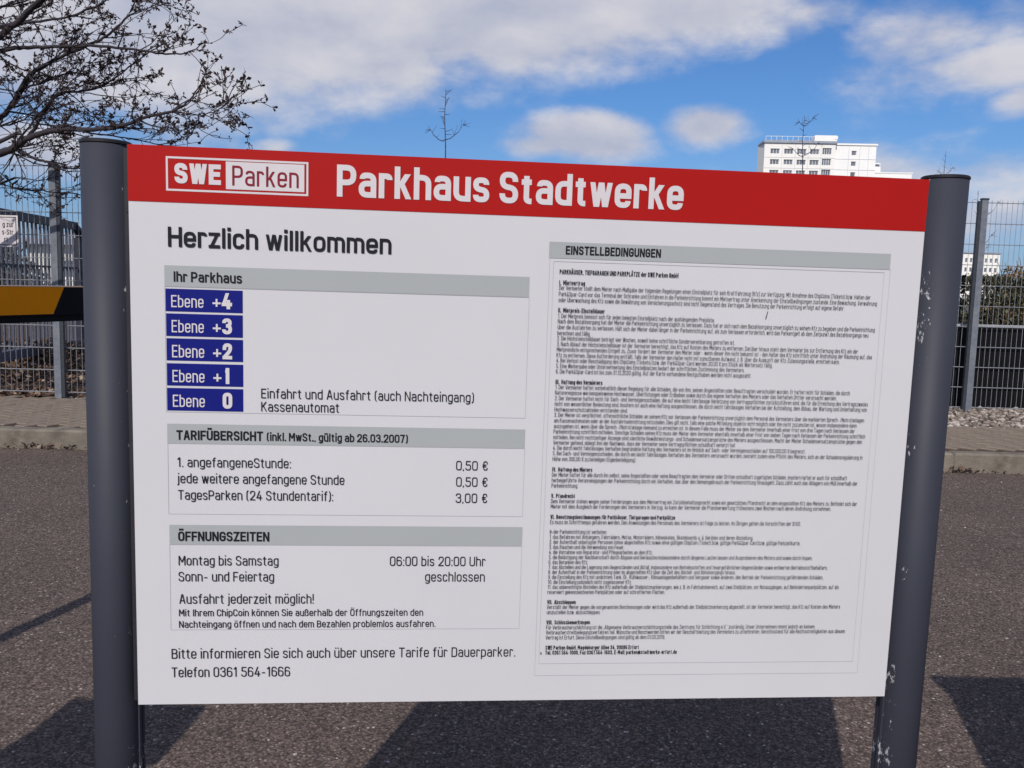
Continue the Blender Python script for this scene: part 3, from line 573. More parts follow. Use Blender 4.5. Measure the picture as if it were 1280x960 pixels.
('auszugehen ist, wenn über die Sprech- /Notrufanlage niemand zu erreichen ist. In diesem Falle muss der Mieter sie dem Vermieter innerhalb einer Frist von drei Tagen nach Verlassen der', 580.6, 409.1, 1027.4, 6.2, 0.085, 'ink', 1, 'small_text_line'),
('Parkeinrichtung schriftlich mitteilen. Sonstige Schäden seines Kfz muss der Mieter dem Vermieter ebenfalls innerhalb einer Frist von sieben Tagen nach Verlassen der Parkeinrichtung schriftlich', 580.6, 401.2, 1044.0, 6.2, 0.085, 'ink', 1, 'small_text_line'),
('mitteilen. Bei nicht rechtzeitiger Anzeige sind sämtliche Gewährleistungs- und Schadensersatzansprüche des Mieters ausgeschlossen. Macht der Mieter Schadensersatzansprüche gegen den', 580.6, 393.1, 1039.9, 6.2, 0.085, 'ink', 1, 'small_text_line'),
('Vermieter geltend, obliegt ihm der Nachweis, dass der Vermieter seine Vertragspflichten schuldhaft verletzt hat.', 580.6, 385.2, 848.9, 6.2, 0.085, 'ink', 1, 'small_text_line'),
('4. Die durch leicht fahrlässiges Verhalten begründete Haftung des Vermieters ist im Hinblick auf Sach- oder Vermögensschäden auf 100.000,00 € begrenzt.', 580.6, 377.5, 954.5, 6.2, 0.085, 'ink', 1, 'small_text_line'),
('5. Bei Sach- und Vermögensschäden, die durch ein leicht fahrlässiges Verhalten des Vermieters verursacht wurden, besteht zudem eine Pflicht des Mieters, sich an der Schadensregulierung in', 580.6, 369.6, 1042.5, 6.2, 0.085, 'ink', 1, 'small_text_line'),
('Höhe von 300,00 € zu beteiligen (Eigenbeteiligung).', 580.6, 361.4, 702.3, 6.2, 0.085, 'ink', 1, 'small_text_line'),
('IV.  Haftung des Mieters', 580.6, 346.0, 638.9, 6.3, 0.15, 'ink', 1, 'small_text_line'),
('Der Mieter haftet für alle durch ihn selbst, seine Angestellten oder seine Beauftragten dem Vermieter oder Dritten schuldhaft zugefügten Schäden, insofern haftet er auch für schuldhaft', 580.6, 338.3, 1021.2, 6.2, 0.085, 'ink', 1, 'small_text_line'),
('herbeigeführte Verunreinigungen der Parkeinrichtung durch ein Verhalten, das über den Gemeingebrauch der Parkeinrichtung hinausgeht. Dazu zählt auch das Ablagern von Müll innerhalb der', 580.6, 330.3, 1038.0, 6.2, 0.085, 'ink', 1, 'small_text_line'),
('Parkeinrichtung.', 580.6, 322.3, 619.1, 6.2, 0.085, 'ink', 1, 'small_text_line'),
('V.  Pfandrecht', 580.6, 307.2, 615.4, 6.3, 0.15, 'ink', 1, 'small_text_line'),
('Dem Vermieter stehen wegen seiner Forderungen aus dem Mietvertrag ein Zurückbehaltungsrecht sowie ein gesetzliches Pfandrecht an dem eingestellten Kfz des Mieters zu. Befindet sich der', 580.6, 299.4, 1039.8, 6.2, 0.085, 'ink', 1, 'small_text_line'),
('Mieter mit dem Ausgleich der Forderungen des Vermieters in Verzug, so kann der Vermieter die Pfandverwertung frühestens zwei Wochen nach deren Androhung vornehmen.', 580.6, 291.6, 1000.2, 6.2, 0.085, 'ink', 1, 'small_text_line'),
('VI.  Benutzungsbestimmungen für Parkhäuser, Tiefgaragen und Parkplätze', 580.6, 276.2, 764.6, 6.3, 0.15, 'ink', 1, 'small_text_line'),
('Es muss im Schritttempo gefahren werden. Den Anweisungen des Personals des Vermieters ist Folge zu leisten. Im Übrigen gelten die Vorschriften der StVO.', 580.6, 268.4, 955.4, 6.2, 0.085, 'ink', 1, 'small_text_line'),
('In der Parkeinrichtung ist verboten:', 580.6, 254.1, 664.4, 6.2, 0.085, 'ink', 1, 'small_text_line'),
('1. das Befahren mit Anhängern, Fahrrädern, Mofas, Motorrädern, Inlineskates, Skateboards u. ä. Geräten und deren Abstellung,', 580.6, 246.4, 884.2, 6.2, 0.085, 'ink', 1, 'small_text_line'),
('2. der Aufenthalt unbefugter Personen (ohne abgestelltes Kfz sowie ohne gültigen ChipCoin (Ticket) bzw. gültige Park&Spar-Card bzw. gültige Parkzeitkarte,', 580.6, 238.8, 956.8, 6.2, 0.085, 'ink', 1, 'small_text_line'),
('3. das Rauchen und die Verwendung von Feuer,', 580.6, 231.3, 691.3, 6.2, 0.085, 'ink', 1, 'small_text_line'),
('4. die Vornahme von Reparatur- und Pflegearbeiten an dem Kfz,', 580.6, 223.7, 733.7, 6.2, 0.085, 'ink', 1, 'small_text_line'),
('5. die Belästigung der Nachbarschaft durch Abgase und Geräusche insbesondere durch längeres Laufen lassen und Ausprobieren des Motors und sowie durch Hupen,', 580.6, 216.1, 977.3, 6.2, 0.085, 'ink', 1, 'small_text_line'),
('6. das Betanken des Kfz,', 580.6, 208.6, 638.5, 6.2, 0.085, 'ink', 1, 'small_text_line'),
('7. das Abstellen und die Lagerung von Gegenständen und Abfall, insbesondere von Betriebsstoffen und feuergefährlichen Gegenständen sowie entleerten Betriebsstoffbehältern,', 580.6, 201.2, 1001.9, 6.2, 0.085, 'ink', 1, 'small_text_line'),
('8. der Aufenthalt in der Parkeinrichtung oder im abgestellten Kfz über die Zeit des Abstell- und Abholvorgangs hinaus,', 580.6, 193.7, 860.8, 6.2, 0.085, 'ink', 1, 'small_text_line'),
('9. die Einstellung des Kfz mit undichtem Tank, Öl-, Kühlwasser-, Klimaanlagenbehältern und Vergaser sowie anderen, den Betrieb der Parkeinrichtung gefährdenden Schäden,', 580.6, 186.2, 996.3, 6.2, 0.085, 'ink', 1, 'small_text_line'),
('10. die Einstellung polizeilich nicht zugelassener Kfz,', 580.6, 178.7, 704.8, 6.2, 0.085, 'ink', 1, 'small_text_line'),
('11. das unberechtigte Abstellen des Kfz außerhalb der Stellplatzmarkierungen, wie z. B. im Fahrbahnbereich, auf zwei Stellplätzen, vor Notausgängen, auf Behindertenparkplätzen, auf als', 580.6, 171.2, 1021.7, 6.2, 0.085, 'ink', 1, 'small_text_line'),
('reserviert gekennzeichneten Parkplätzen oder auf schraffierten Flächen.', 580.6, 163.5, 755.4, 6.2, 0.085, 'ink', 1, 'small_text_line'),
('VII.  Abschleppen', 580.6, 148.3, 623.1, 6.3, 0.15, 'ink', 1, 'small_text_line'),
('Verstößt der Mieter gegen die vorgenannten Bestimmungen oder wird das Kfz außerhalb der Stellplatzmarkierung abgestellt, ist der Vermieter berechtigt, das Kfz auf Kosten des Mieters', 580.6, 140.7, 1026.2, 6.2, 0.085, 'ink', 1, 'small_text_line'),
('umzustellen bzw. abzuschleppen.', 580.6, 132.9, 660.2, 6.2, 0.085, 'ink', 1, 'small_text_line'),
('VIII.  Schlussbemerkungen', 580.6, 117.5, 645.5, 6.3, 0.15, 'ink', 1, 'small_text_line'),
('Für Verbraucherschlichtung ist die „Allgemeine Verbraucherschlichtungsstelle des Zentrums für Schlichtung e.V.“ zuständig. Unser Unternehmen nimmt jedoch an keinem', 580.6, 109.7, 988.6, 6.2, 0.085, 'ink', 1, 'small_text_line'),
('Verbraucherstreitbeilegungsverfahren teil. Wünsche und Beschwerden bitten wir der Geschäftsleitung des Vermieters zu unterbreiten. Gerichtsstand für alle Rechtsstreitigkeiten aus diesem', 580.6, 102.1, 1036.9, 6.2, 0.085, 'ink', 1, 'small_text_line'),
('Vertrag ist Erfurt. Diese Einstellbedingungen sind gültig ab dem 01.03.2019.', 580.6, 94.3, 759.2, 6.2, 0.085, 'ink', 1, 'small_text_line'),
('SWE Parken GmbH, Magdeburger Allee 34, 99086 Erfurt', 580.6, 78.7, 720.6, 6.3, 0.15, 'ink', 1, 'small_text_line'),
('Tel. 0361 564-1000, Fax 0361 564-1603, E-Mail: parken@stadtwerke-erfurt.de', 580.6, 71.0, 778.5, 6.3, 0.15, 'ink', 1, 'small_text_line')]:
    lettering(txt, x0, y0, x1, cap, wt, INK[col], seg, part)
# pen stroke and specks left on the printed sheet
MB().quad(L3(880.5, 573, .0016), L3(881.8, 573, .0016), L3(884.0, 584, .0016), L3(883.2, 584, .0016)).build('pen_mark', M['ink'], panel)
MB().quad(L3(573.6, 71.5, .0016), L3(575, 71.5, .0016), L3(575, 75, .0016), L3(573.6, 75, .0016)).build('pen_mark', M['ink'], panel)

def sign_post(x, top, inner):
    r = 0.0325
    b = MB(); n = 40
    prof = [(-0.05, r), (top - 0.004, r)]
    b.tube([(0, 0, -0.05), (0, 0, 0.7), (0, 0, top)], r, n)
    p = b.build('post', M['post'], sign, smooth=False, loc=(x, 0.0375, 0), rot=(0, 0, 0 if inner > 0 else math.pi))
    for f in p.data.polygons: f.use_smooth = len(f.vertices) == 4
    c = MB(); c.tube([(0, 0, top + 0.0005), (0, 0, top + 0.0015), (0, 0, top + 0.0045), (0, 0, top + 0.006)], [r + .0002, r + 0.0012, r + 0.0012, r - 0.001], n)
    co = c.build('cap', M['cap'], p)
    f = MB(); s = 1
    f.box(s * (r - 0.005), -0.010, 0.0, s * (r + 0.0005), -0.002, top - 0.004); f.box(s * (r - 0.005), 0.004, 0.0, s * (r + 0.001), 0.011, top - 0.004)
    f.build('fixing_rail', M['post'], p)
    MB().box(r + 0.001, -0.0325, ZB + 0.004, r + 0.016, -0.012, ZB + H - 0.004).build('gap_filler', M['slot'], p)  # dark filler added to keep sun out of the gap beside the panel
    g = MB().box(r - 0.003, -0.002, 0.0, r - 0.0005, 0.006, top - 0.004); g.build('slot', M['slot'], p)
    for zz in (ZB + 0.08, ZB + H / 2, ZB + H - 0.08): MB().box(r + 0.003, -0.0335, zz - .008, r + 0.012, -0.010, zz + .008).build('clamp', M['slot'], p)
    return p
sign_post(-0.5950, 1.394, 1); sign_post(0.6010, 1.397, -1)

# ------------------------------------------------------------------ double-rod mesh fences
def fence(name, label, xs, y, z0, step, top_over, group, dz=0.0, y_side=-1, clips=True):
    t = thing(name, label, 'fence', (xs[0], y, z0), 0, group)
    x0 = xs[0]
    pm = MB().bev(-0.03, -0.03, -0.1, 0.03, 0.01, 2.07, 0.002).mesh('fence_post', M['fence'])
    pc = MB().bev(-0.034, -0.034, 2.062, 0.034, 0.014, 2.078, 0.004).mesh('post_cap', M['fencedark'])
    cb = MB().box(0.032, -0.026, 0.0, 0.060, 0.008, 2.05); cbm = cb.mesh('clamping_bar', M['fencedark'])
    cb2 = MB().box(-0.060, -0.026, 0.0, -0.032, 0.008, 2.05).mesh('clamping_bar', M['fencedark'])
    clipm = MB().bev(-0.05, -0.034, -0.02, 0.05, -0.0305, 0.02, 0.001).mesh('clip', M['fencedark'])
    for x in xs:
        p = link(pm, 'fence_post', t, loc=(x - x0, 0, 0)); link(pc, 'post_cap', p)
        link(cbm if x < 0 else cb2, 'clamping_bar', p)
    rows = 11
    for a, c in zip(xs[:-1], xs[1:]):
        g = MB(); n = int(round((c - a - 0.06) / step))
        for k in range(n):
            xx = a - x0 + 0.045 + k * (c - a - 0.09) / (n - 1)
            g.tube([(xx, 0.03, 0.035), (xx, 0.03, 2.035 + top_over)], 0.0024, 4, False)
        g.build('wire_grid', M['wire'], t, kind='stuff')
        rl = MB().tube([(0, 0.0225, 0), (c - a, 0.0225, 0)], 0.0036, 5).tube([(0, 0.0375, 0), (c - a, 0.0375, 0)], 0.0036, 5).mesh('double_rod', M['wire'])
        for k in range(rows): link(rl, 'double_rod', t, loc=(a - x0, 0, 0.04 + k * 0.2))
    return t
fence('mesh_fence', 'grey double rod mesh fence behind the barrier arm, left of the board', [-6.58, -4.07, -1.56], 7.86, PZ, 0.05, 0.0, None)
fence('mesh_fence', 'grey double rod mesh fence behind the gravel strip, right of the board', [2.0, 4.51, 7.02], 8.65, PZ - 0.02, 0.05, 0.03, None)

# small white notice on the left fence: only its right end is in the frame
ns = thing('notice_sign', 'small white notice with black border hanging on the left mesh fence', 'notice', (-4.83, 7.835, PZ))
nb = MB().box(-0.46, -0.004, 1.325, 0.45, 0.0, 1.60).build('notice_plate', M['tinywhite'], ns)
def NP(u, v, off): return (-0.46 + u / 1000, -0.004 - off, 1.325 + v / 1000)
b = MB(); o_ = [NP(14, 14, .001), NP(896, 14, .001), NP(896, 261, .001), NP(14, 261, .001)]; i_ = [NP(20, 20, .001), NP(890, 20, .001), NP(890, 255, .001), NP(20, 255, .001)]
for k in range(4): b.quad(o_[k], o_[(k + 1) % 4], i_[(k + 1) % 4], i_[k])
b.build('notice_border', M['ink'], nb)
lettering('g zur', 775, 172, 872, 46, .13, M['ink'], 2, 'text_line', nb, .001, NP)
lettering('s-Str', 770, 106, 868, 46, .13, M['ink'], 2, 'text_line', nb, .001, NP)
lettering('rt', 786, 42, 818, 46, .13, M['ink'], 2, 'text_line', nb, .001, NP)

# ------------------------------------------------------------------ barrier
ad = Vector((math.sin(R(15.0)), math.cos(R(15.0)), 0)); av = Matrix.Rotation(-R(15.0), 4, 'Z')
bp = Vector((-1.695, 2.91, 0)) - ad * 2.5
bar = thing('car_park_barrier', 'lowered barrier arm striped yellow and black in front of the left mesh fence', 'barrier', tuple(bp), -R(15.0))
# local y runs along the arm, its right side (local +x) faces the board
arm = MB().box(-0.030, 0.12, 1.085, 0.030, 4.3, 1.182).build('arm', M['yellow'], bar)
for k in range(4):
    y0 = 0.75 + k * 1.0; sk = 0.055
    s = MB()
    a0, a1 = y0, y0 + 0.5
    for xx in (0.0306,):
        s.quad((xx, a0 - sk, 1.086), (xx, a1 - sk, 1.086), (xx, a1, 1.181), (xx, a0, 1.181))
        s.quad((-xx, a0 - sk, 1.086), (-xx, a0, 1.181), (-xx, a1, 1.181), (-xx, a1 - sk, 1.086))
    s.build('black_stripe', M['black'], arm)
MB().box(-0.031, 0.12, 1.182, 0.031, 4.3, 1.185).build('arm_top_trim', M['armwhite'], bar)
MB().box(-0.024, 0.12, 1.060, 0.024, 4.3, 1.085).box(-0.031, 0.12, 1.083, 0.031, 4.3, 1.0875).build('rubber_edge', M['rubber'], bar)
h = MB(); h.bev(-0.17, -0.22, 0, 0.15, 0.12, 1.13, 0.02); h.build('housing', M['grey_box'], bar)
MB().bev(-0.19, -0.24, 1.131, 0.17, 0.14, 1.165, 0.012).build('housing_lid', M['yellow'], bar)

# stand-in cabinets outside the frame, added to cast the shadows on the road
def grey_box(name, label, x, y, w, d, h_, rz):
    t = thing(name, label, 'ticket machine', (x, y, 0), rz, None)
    bd = MB().bev(-w / 2, -d / 2, 0.03, w / 2, d / 2, h_, 0.03).build('cabinet', M['grey_box'], t)
    MB().box(-w / 2 - .02, -d / 2 - .02, 0, w / 2 + .02, d / 2 + .02, 0.03).build('plinth', M['kerb'], t)
    fr = MB().box(-w / 2 + .04, -d / 2 - .006, h_ * .55, w / 2 - .04, -d / 2, h_ * .88).build('front_plate', M['yellow'], t)
    MB().box(-.06, -d / 2 - .010, h_ * .62, .06, -d / 2 - .0062, h_ * .65).build('front_slot', M['slot'], fr)
    MB().box(-w / 2 - .03, -d / 2 - .04, h_ + .001, w / 2 + .03, d / 2 + .01, h_ + .03).build('canopy', M['cap'], t)
grey_box('shadow_cabinet', 'grey stand-in cabinet left of the board, outside the frame, added for its shadow', -1.42, 0.98, 0.34, 0.24, 1.12, R(-4))
grey_box('shadow_cabinet', 'grey stand-in cabinet right of the board, outside the frame, added for its shadow', 1.26, 1.10, 0.50, 0.30, 1.27, R(0))
grey_box('shadow_pillar', 'slim grey stand-in pillar right of the board, outside the frame, added for its shadow', 2.02, 1.75, 0.30, 0.30, 1.78, R(0))

# ------------------------------------------------------------------ sliding gate beyond the left fence
gt = thing('sliding_gate', 'dark steel sliding gate with tall vertical bars behind the left fence', 'gate', (-5.55, 8.9, PZ), R(6.5))
MB().box(-0.03, 0.0, 1.70, 0.03, 3.05, 1.80).build('top_rail', M['gate'], gt)
MB().box(-0.05, -0.2, 0.13, 0.05, 3.1, 0.235).build('bottom_rail', M['gatebar'], gt)
MB().bev(-0.06, 0.45, 0.0, 0.06, 0.60, 1.88, 0.01).build('gate_post', M['gate'], gt)
MB().tube([(0, 3.0, 1.74), (0, 3.12, 1.70), (0, 3.2, 1.58), (0, 3.22, 1.45)], 0.055, 8).tube([(0, 3.13, 0.0), (0, 3.13, 1.6)], 0.055, 8).build('gate_post', M['gate'], gt)
MB().box(-0.012, 0.6, 1.18, 0.012, 3.05, 1.205).build('mid_rail', M['gate'], gt)
gb = MB().box(-0.009, -0.017, 0.235, 0.009, 0.017, 1.70).mesh('gate_bar', M['gatebar'])
k = 0; yy = 0.06
while yy < 3.05:
    if not 0.42 < yy < 0.63: link(gb, 'gate_bar', gt, loc=(0, yy, 0))
    yy += 0.115
MB().box(-0.14, 1.9, 0.0, 0.14, 4.6, 0.10).build('track_beam', M['kerb'], gt)
# low panel of thin mesh standing between fence and gate
# ------------------------------------------------------------------ black panels and hedge beyond the right fence
dw = thing('black_panels', 'low row of black panels with pale cap strip behind the right fence', 'wall', (5.2, 8.98, PZ - .03))
for k in range(8): MB().box(-2.9 + k * 0.8, -0.02, 0, -2.9 + k * 0.8 + 0.79, 0.03, 0.83 + 0.002 * (k % 2)).build('low_panel', M['darkpanel'], dw)  # near-black panels filling the dark band below the hedge
MB().bev(-1.1, -0.03, 0.845, 3.6, 0.06, 0.865, 0.004).build('cap_strip', M['strip'], dw)

def foliage(b, fn, n, size, mt_up=0.0):
    for _ in range(n):
        p = fn(); s = random.uniform(*size)
        mm = Matrix.Translation(p) @ Euler((random.uniform(0, 6.28), random.uniform(0, 6.28), random.uniform(0, 6.28))).to_matrix().to_4x4()
        w = s * random.uniform(.3, .6)
        b.quad(*[mm @ Vector(q) for q in ((-s, 0, 0), (0, -w, s * .2), (s, 0, 0), (0, w, s * .2))])
def hedge_top(x, y): return 1.20 + 0.10 * noise.noise((x * 1.7, y * 2, 3)) + 0.05 * noise.noise((x * 6, y * 5, 1))
he = thing('clipped_hedge', 'long dark green hedge rising above the low black panels', 'hedge', (5.6, 9.75, PZ - .04))
b = MB()
def hp():
    x = random.uniform(-3.6, 4.4); y = random.uniform(-.5, .5) if random.random() < .5 else random.uniform(-.5, -.3)
    top = hedge_top(x, y) + .18; z = random.uniform(0.55, 1) * top if random.random() < .8 else top - abs(random.gauss(0, .05))
    if noise.noise((x * 3.3, z * 4, y * 3)) < -.28: z = top * .8
    return Vector((x, y, z))
foliage(b, hp, 34000, (.013, .034)); b.build('leaves', M['hedge'], he, kind='stuff')
b = MB()
for _ in range(420):
    x = random.uniform(-3.6, 4.4); y = random.uniform(-.4, .4); t = hedge_top(x, y) + random.uniform(-.1, .26)
    b.tube([(x, y, 0), (x + random.uniform(-.08, .08), y, t * .55), (x + random.uniform(-.16, .16), y + random.uniform(-.1, .1), t)], [.010, .006, .0025], 4, False)
b.build('twigs', M['hedgecore'], he, kind='stuff')
def bush(name, label, x, y, rx, ry, hgt, n, mt, size, group=None):
    t = thing(name, label, 'shrub', (x, y, PZ - .04), 0, group); b = MB()
    def f():
        while True:
            u, v, w = random.uniform(-1, 1), random.uniform(-1, 1), random.random()
            if u * u + v * v + (w - .1) ** 2 < 1 + .5 * noise.noise((u * 2.3 + x, v * 2, w * 3)) and noise.noise((u * 5 + x, v * 5, w * 5)) > -.25: return Vector((u * rx, v * ry, w * hgt))
    foliage(b, f, n, size); b.build('leaves', mt, t, kind='stuff')
    s = MB()
    for _ in range(26):
        a = random.uniform(0, 6.28); q = random.uniform(.3, .9)
        s.tube([(0, 0, 0), (math.cos(a) * rx * q * .5, math.sin(a) * ry * q * .5, hgt * .45), (math.cos(a) * rx * q, math.sin(a) * ry * q, hgt * random.uniform(.75, 1.1))], [.02, .012, .004], 4, False)
    s.build('stems', M['hedgecore'], t, kind='stuff')
bush('rusty_shrub', 'rusty orange leaved shrub above the hedge at the right edge', 9.0, 15.0, 1.35, .8, 1.72, 9500, M['rust'], (.02, .055))
bush('green_shrub', 'taller green shrub behind the rusty orange one at the right edge', 12.6, 19.5, 1.5, 1.0, 2.75, 5200, M['hedge'], (.03, .07))
bush('dark_shrub', 'dark evergreen shrub behind the sliding gate at the left edge', -14.0, 23.5, 1.7, .9, 2.0, 5200, M['hedge'], (.04, .09))
bush('low_brown_shrub', 'low brown shrub in the leaf litter behind the left fence', -6.1, 10.8, 1.5, .5, .34, 2600, M['litter'], (.02, .05))

# ------------------------------------------------------------------ buildings
def window(par, x0, x1, z0, z1, y, panes=3, recess=0.14):
    # frame object with glass behind it, set into a recess drawn by four reveals
    f = MB(); fw = 0.09
    f.box(x0, y - .02, z0, x0 + fw, y + .06, z1).box(x1 - fw, y - .02, z0, x1, y + .06, z1).box(x0 + fw, y - .02, z0, x1 - fw, y + .06, z0 + fw).box(x0 + fw, y - .02, z1 - fw, x1 - fw, y + .06, z1)
    for k in range(1, panes):
        xx = x0 + (x1 - x0) * k / panes; f.box(xx - .05, y - .018, z0 + fw, xx + .05, y + .05, z1 - fw)
    w = f.build('window', M['frame'], par)
    for k in range(panes):
        xa = x0 + (x1 - x0) * k / panes; xb = x0 + (x1 - x0) * (k + 1) / panes
        MB().box(xa + .06, y + .022, z0 + .05, xb - .06, y + .03, z1 - .05).build('pane', M['glass'], w)
    return w
def wall_grid(b, x0, x1, z0, z1, holes, y, d):
    # wall face with real openings; holes = (xa, xb, za, zb)
    xs = sorted({x0, x1, *[h_[0] for h_ in holes], *[h_[1] for h_ in holes]}); zs = sorted({z0, z1, *[h_[2] for h_ in holes], *[h_[3] for h_ in holes]})
    for i in range(len(xs) - 1):
        for j in range(len(zs) - 1):
            cx_, cz_ = (xs[i] + xs[i + 1]) / 2, (zs[j] + zs[j + 1]) / 2
            if any(h_[0] < cx_ < h_[1] and h_[2] < cz_ < h_[3] for h_ in holes): continue
            b.quad((xs[i], y, zs[j]), (xs[i + 1], y, zs[j]), (xs[i + 1], y, zs[j + 1]), (xs[i], y, zs[j + 1]))
    for (a, c, e_, g_) in holes:
        b.quad((a, y, e_), (a, y + d, e_), (a, y + d, g_), (a, y, g_)).quad((c, y + d, e_), (c, y, e_), (c, y, g_), (c, y + d, g_))
        b.quad((a, y, g_), (a, y + d, g_), (c, y + d, g_), (c, y, g_)).quad((a, y + d, e_), (a, y, e_), (c, y, e_), (c, y + d, e_))
        b.quad((a, y + d, e_), (c, y + d, e_), (c, y + d, g_), (a, y + d, g_))
# tower: front slab 5 bays, plain wing to the right, lower annexe
tw = thing('tower_block', 'tall white tower block with window rows rising above the red header', 'building', (65.6, 240, 0), R(-3.0))
FH = 2.8; TOP = 42.2
b = MB(); holes = []; bays = [(1.6, 4.0), (5.2, 7.6), (8.6, 11.0), (12.0, 14.4), (15.2, 17.6)]
lev = []
z = TOP - 3.6
while z > 1:
    lev.append(z); z -= FH
for z in lev:
    for (a, c) in bays: holes.append((a, c, z, z + 1.35 + (0.35 if a > 15 else 0)))
wall_grid(b, 0, 18.6, 0, TOP - .8, holes, 0, 0.5)
b.quad((0, 0, 0), (0, 0, TOP - .8), (-.3, 6.5, TOP - .8), (-.3, 6.5, 0)).quad((18.6, 0, 0), (18.6, 6.5, 0), (18.6, 6.5, TOP - .8), (18.6, 0, TOP - .8)).quad((-.3, 6.5, 0), (-.3, 6.5, TOP - .8), (18.6, 6.5, TOP - .8), (18.6, 6.5, 0)).quad((0, 0, TOP - .8), (18.6, 0, TOP - .8), (18.6, 6.5, TOP - .8), (-.3, 6.5, TOP - .8))
fw_ = b.build('front_wall', M['facade'], tw)
for z in lev[:9]:
    for i, (a, c) in enumerate(bays):
        window(tw, a, c, z, z + 1.35 + (0.35 if a > 15 else 0), 0.28, 4 if i == 4 else 3)
j = MB()
for z in lev: j.box(0.0, -.05, z - .95, 18.6, 0.0, z - .85)
for x in (4.6, 8.1, 11.5, 14.8): j.box(x, -.045, 0, x + .1, 0.0, TOP - 1)
j.build('panel_joints', M['joint'], tw)
MB().box(-.35, -.4, TOP - .78, 18.9, 6.7, TOP - .25).box(-.1, -.2, TOP - .25, 13.0, 6.4, TOP - .02).build('roof_slab', M['roofmetal'], tw)
rl = MB()
for k in range(14): rl.box(.1 + k * 1.42, -.35, TOP - .25, .18 + k * 1.42, -.27, TOP + .9)
rl.box(.1, -.36, TOP + .85, 18.7, -.26, TOP + .95); rl.build('roof_railing', M['frame'], tw)
MB().box(12.9, -.4, TOP - .2, 18.7, 3, TOP + 1.3).box(18.1, -.5, TOP + .3, 18.9, 1.0, TOP + 1.1).build('roof_housing', M['facade2'], tw)
wg = MB(); wh = [(23.2, 24.5, z + .1, z + 1.3) for z in lev]
wall_grid(wg, 18.62, 29.6, 0, TOP - .9, wh, 1.2, .4)
wg.quad((29.6, 1.2, 0), (29.6, 11, 0), (29.6, 11, TOP - .9), (29.6, 1.2, TOP - .9)).quad((18.62, 1.2, TOP - .9), (29.6, 1.2, TOP - .9), (29.6, 11, TOP - .9), (18.62, 11, TOP - .9))
wg.build('wing_wall', M['facade2'], tw)
for z in lev[:6]: window(tw, 23.2, 24.5, z + .1, z + 1.3, 1.42, 1)
j = MB()
for z in lev[::1]: j.box(18.64, 1.14, z - .95, 29.6, 1.2, z - .85)
for x in (22.4, 25.3, 27.6): j.box(x, 1.145, 0, x + .1, 1.2, TOP - 1)
j.build('wing_joints', M['joint'], tw)
MB().box(18.62, .95, TOP - .9, 29.9, 11.2, TOP - .45).build('wing_coping', M['facade2'], tw)
an = MB(); an.box(29.7, 3, 0, 40.0, 12, 34.4).box(29.65, 4, 34.4, 32.0, 9, 36.3).box(30.2, 5, 36.3, 32.2, 7, 37.4); an.build('annexe', M['facade2'], tw)
MB().box(29.7, 2.9, 34.4, 40.2, 3.0, 34.75).build('annexe_coping', M['frame'], tw)
MB().box(30.4, 4.6, 36.0, 31.9, 4.7, 37.0).build('annexe_vent', M['glass'], tw)

t2_ = thing('apartment_block', 'distant pale apartment block with reddish stripe seen through the right fence', 'building', (108.2, 220, 0), R(-2))
b = MB(); holes = []
for r_ in range(5):
    for k in range(9): holes.append((.55 + k * 1.2, 1.25 + k * 1.2, 1.2 + r_ * 2.3, 2.3 + r_ * 2.3))
wall_grid(b, 0, 11.4, 0, 12.7, holes, 0, .3)
b.quad((0, 0, 0), (0, 0, 12.7), (0, 9, 12.7), (0, 9, 0)).quad((11.4, 0, 0), (11.4, 9, 0), (11.4, 9, 12.7), (11.4, 0, 12.7)).quad((0, 0, 12.7), (11.4, 0, 12.7), (11.4, 9, 12.7), (0, 9, 12.7))
b.build('front_wall', M['facade'], t2_)
for (a, c, e_, g_) in holes: window(t2_, a, c, e_, g_, .16, 1)
MB().box(0.02, -.06, 0, .45, -0.003, 12.6).build('red_panel', M['brickred'], t2_)
MB().box(-.3, -.3, 12.71, 11.7, 9.2, 13.0).build('roof_slab', M['roofmetal'], t2_)

sh = thing('low_shed', 'long low pale building with blue grey roof beyond the sliding gate', 'building', (-24.2, 44, 0))
b = MB(); hs = [(1.2 + k * 2.6, 2.6 + k * 2.6, 1.1, 2.0) for k in range(8)]; wall_grid(b, 0, 23, 0, 2.75, hs, 0, .25)
b.quad((23, 0, 0), (23, 12, 0), (23, 12, 2.75), (23, 0, 2.75)).quad((0, 0, 0), (0, 0, 2.75), (0, 12, 2.75), (0, 12, 0)); b.build('front_wall', M['shed'], sh)
for (a, c, e_, g_) in hs: window(sh, a, c, e_, g_, .14, 2)
MB().box(-.4, -.5, 2.76, 23.4, 12.4, 3.05).box(.5, 2, 3.05, 22.5, 10, 3.5).build('roof', M['roofmetal'], sh)

# ------------------------------------------------------------------ trees
def twig(b, bud, p, d, length, r, depth, leafy=True, spread=.9):
    pts = [p.copy()]; q = p.copy(); dd = d.copy(); n = 4
    for i in range(n):
        dd = (dd + Vector((random.uniform(-.34, .34), random.uniform(-.3, .3), random.uniform(-.22, .30)))).normalized()
        q = q + dd * length / n; pts.append(q.copy())
    rr = [r * (1 - .7 * i / n) for i in range(n + 1)]
    rr = [max(q_, .0022) for q_ in rr]
    b.tube(pts, rr, 5 if r > .012 else 4, False)
    if depth > 0:
        for _ in range(random.choice((1, 2, 2))):
            i = random.randint(1, n); a = dd.copy(); side = Vector((random.uniform(-1, 1), random.uniform(-1, 1), random.uniform(-.45, .8))).normalized()
            twig(b, bud, pts[i], (a + side * spread).normalized(), length * random.uniform(.45, .72), rr[i] * .7, depth - 1, leafy, spread)
    if leafy:
        for i in range(1, n + 1):
            if random.random() < (.95 if i == n else .34): cluster(bud, pts[i], .036 if i == n else .026)
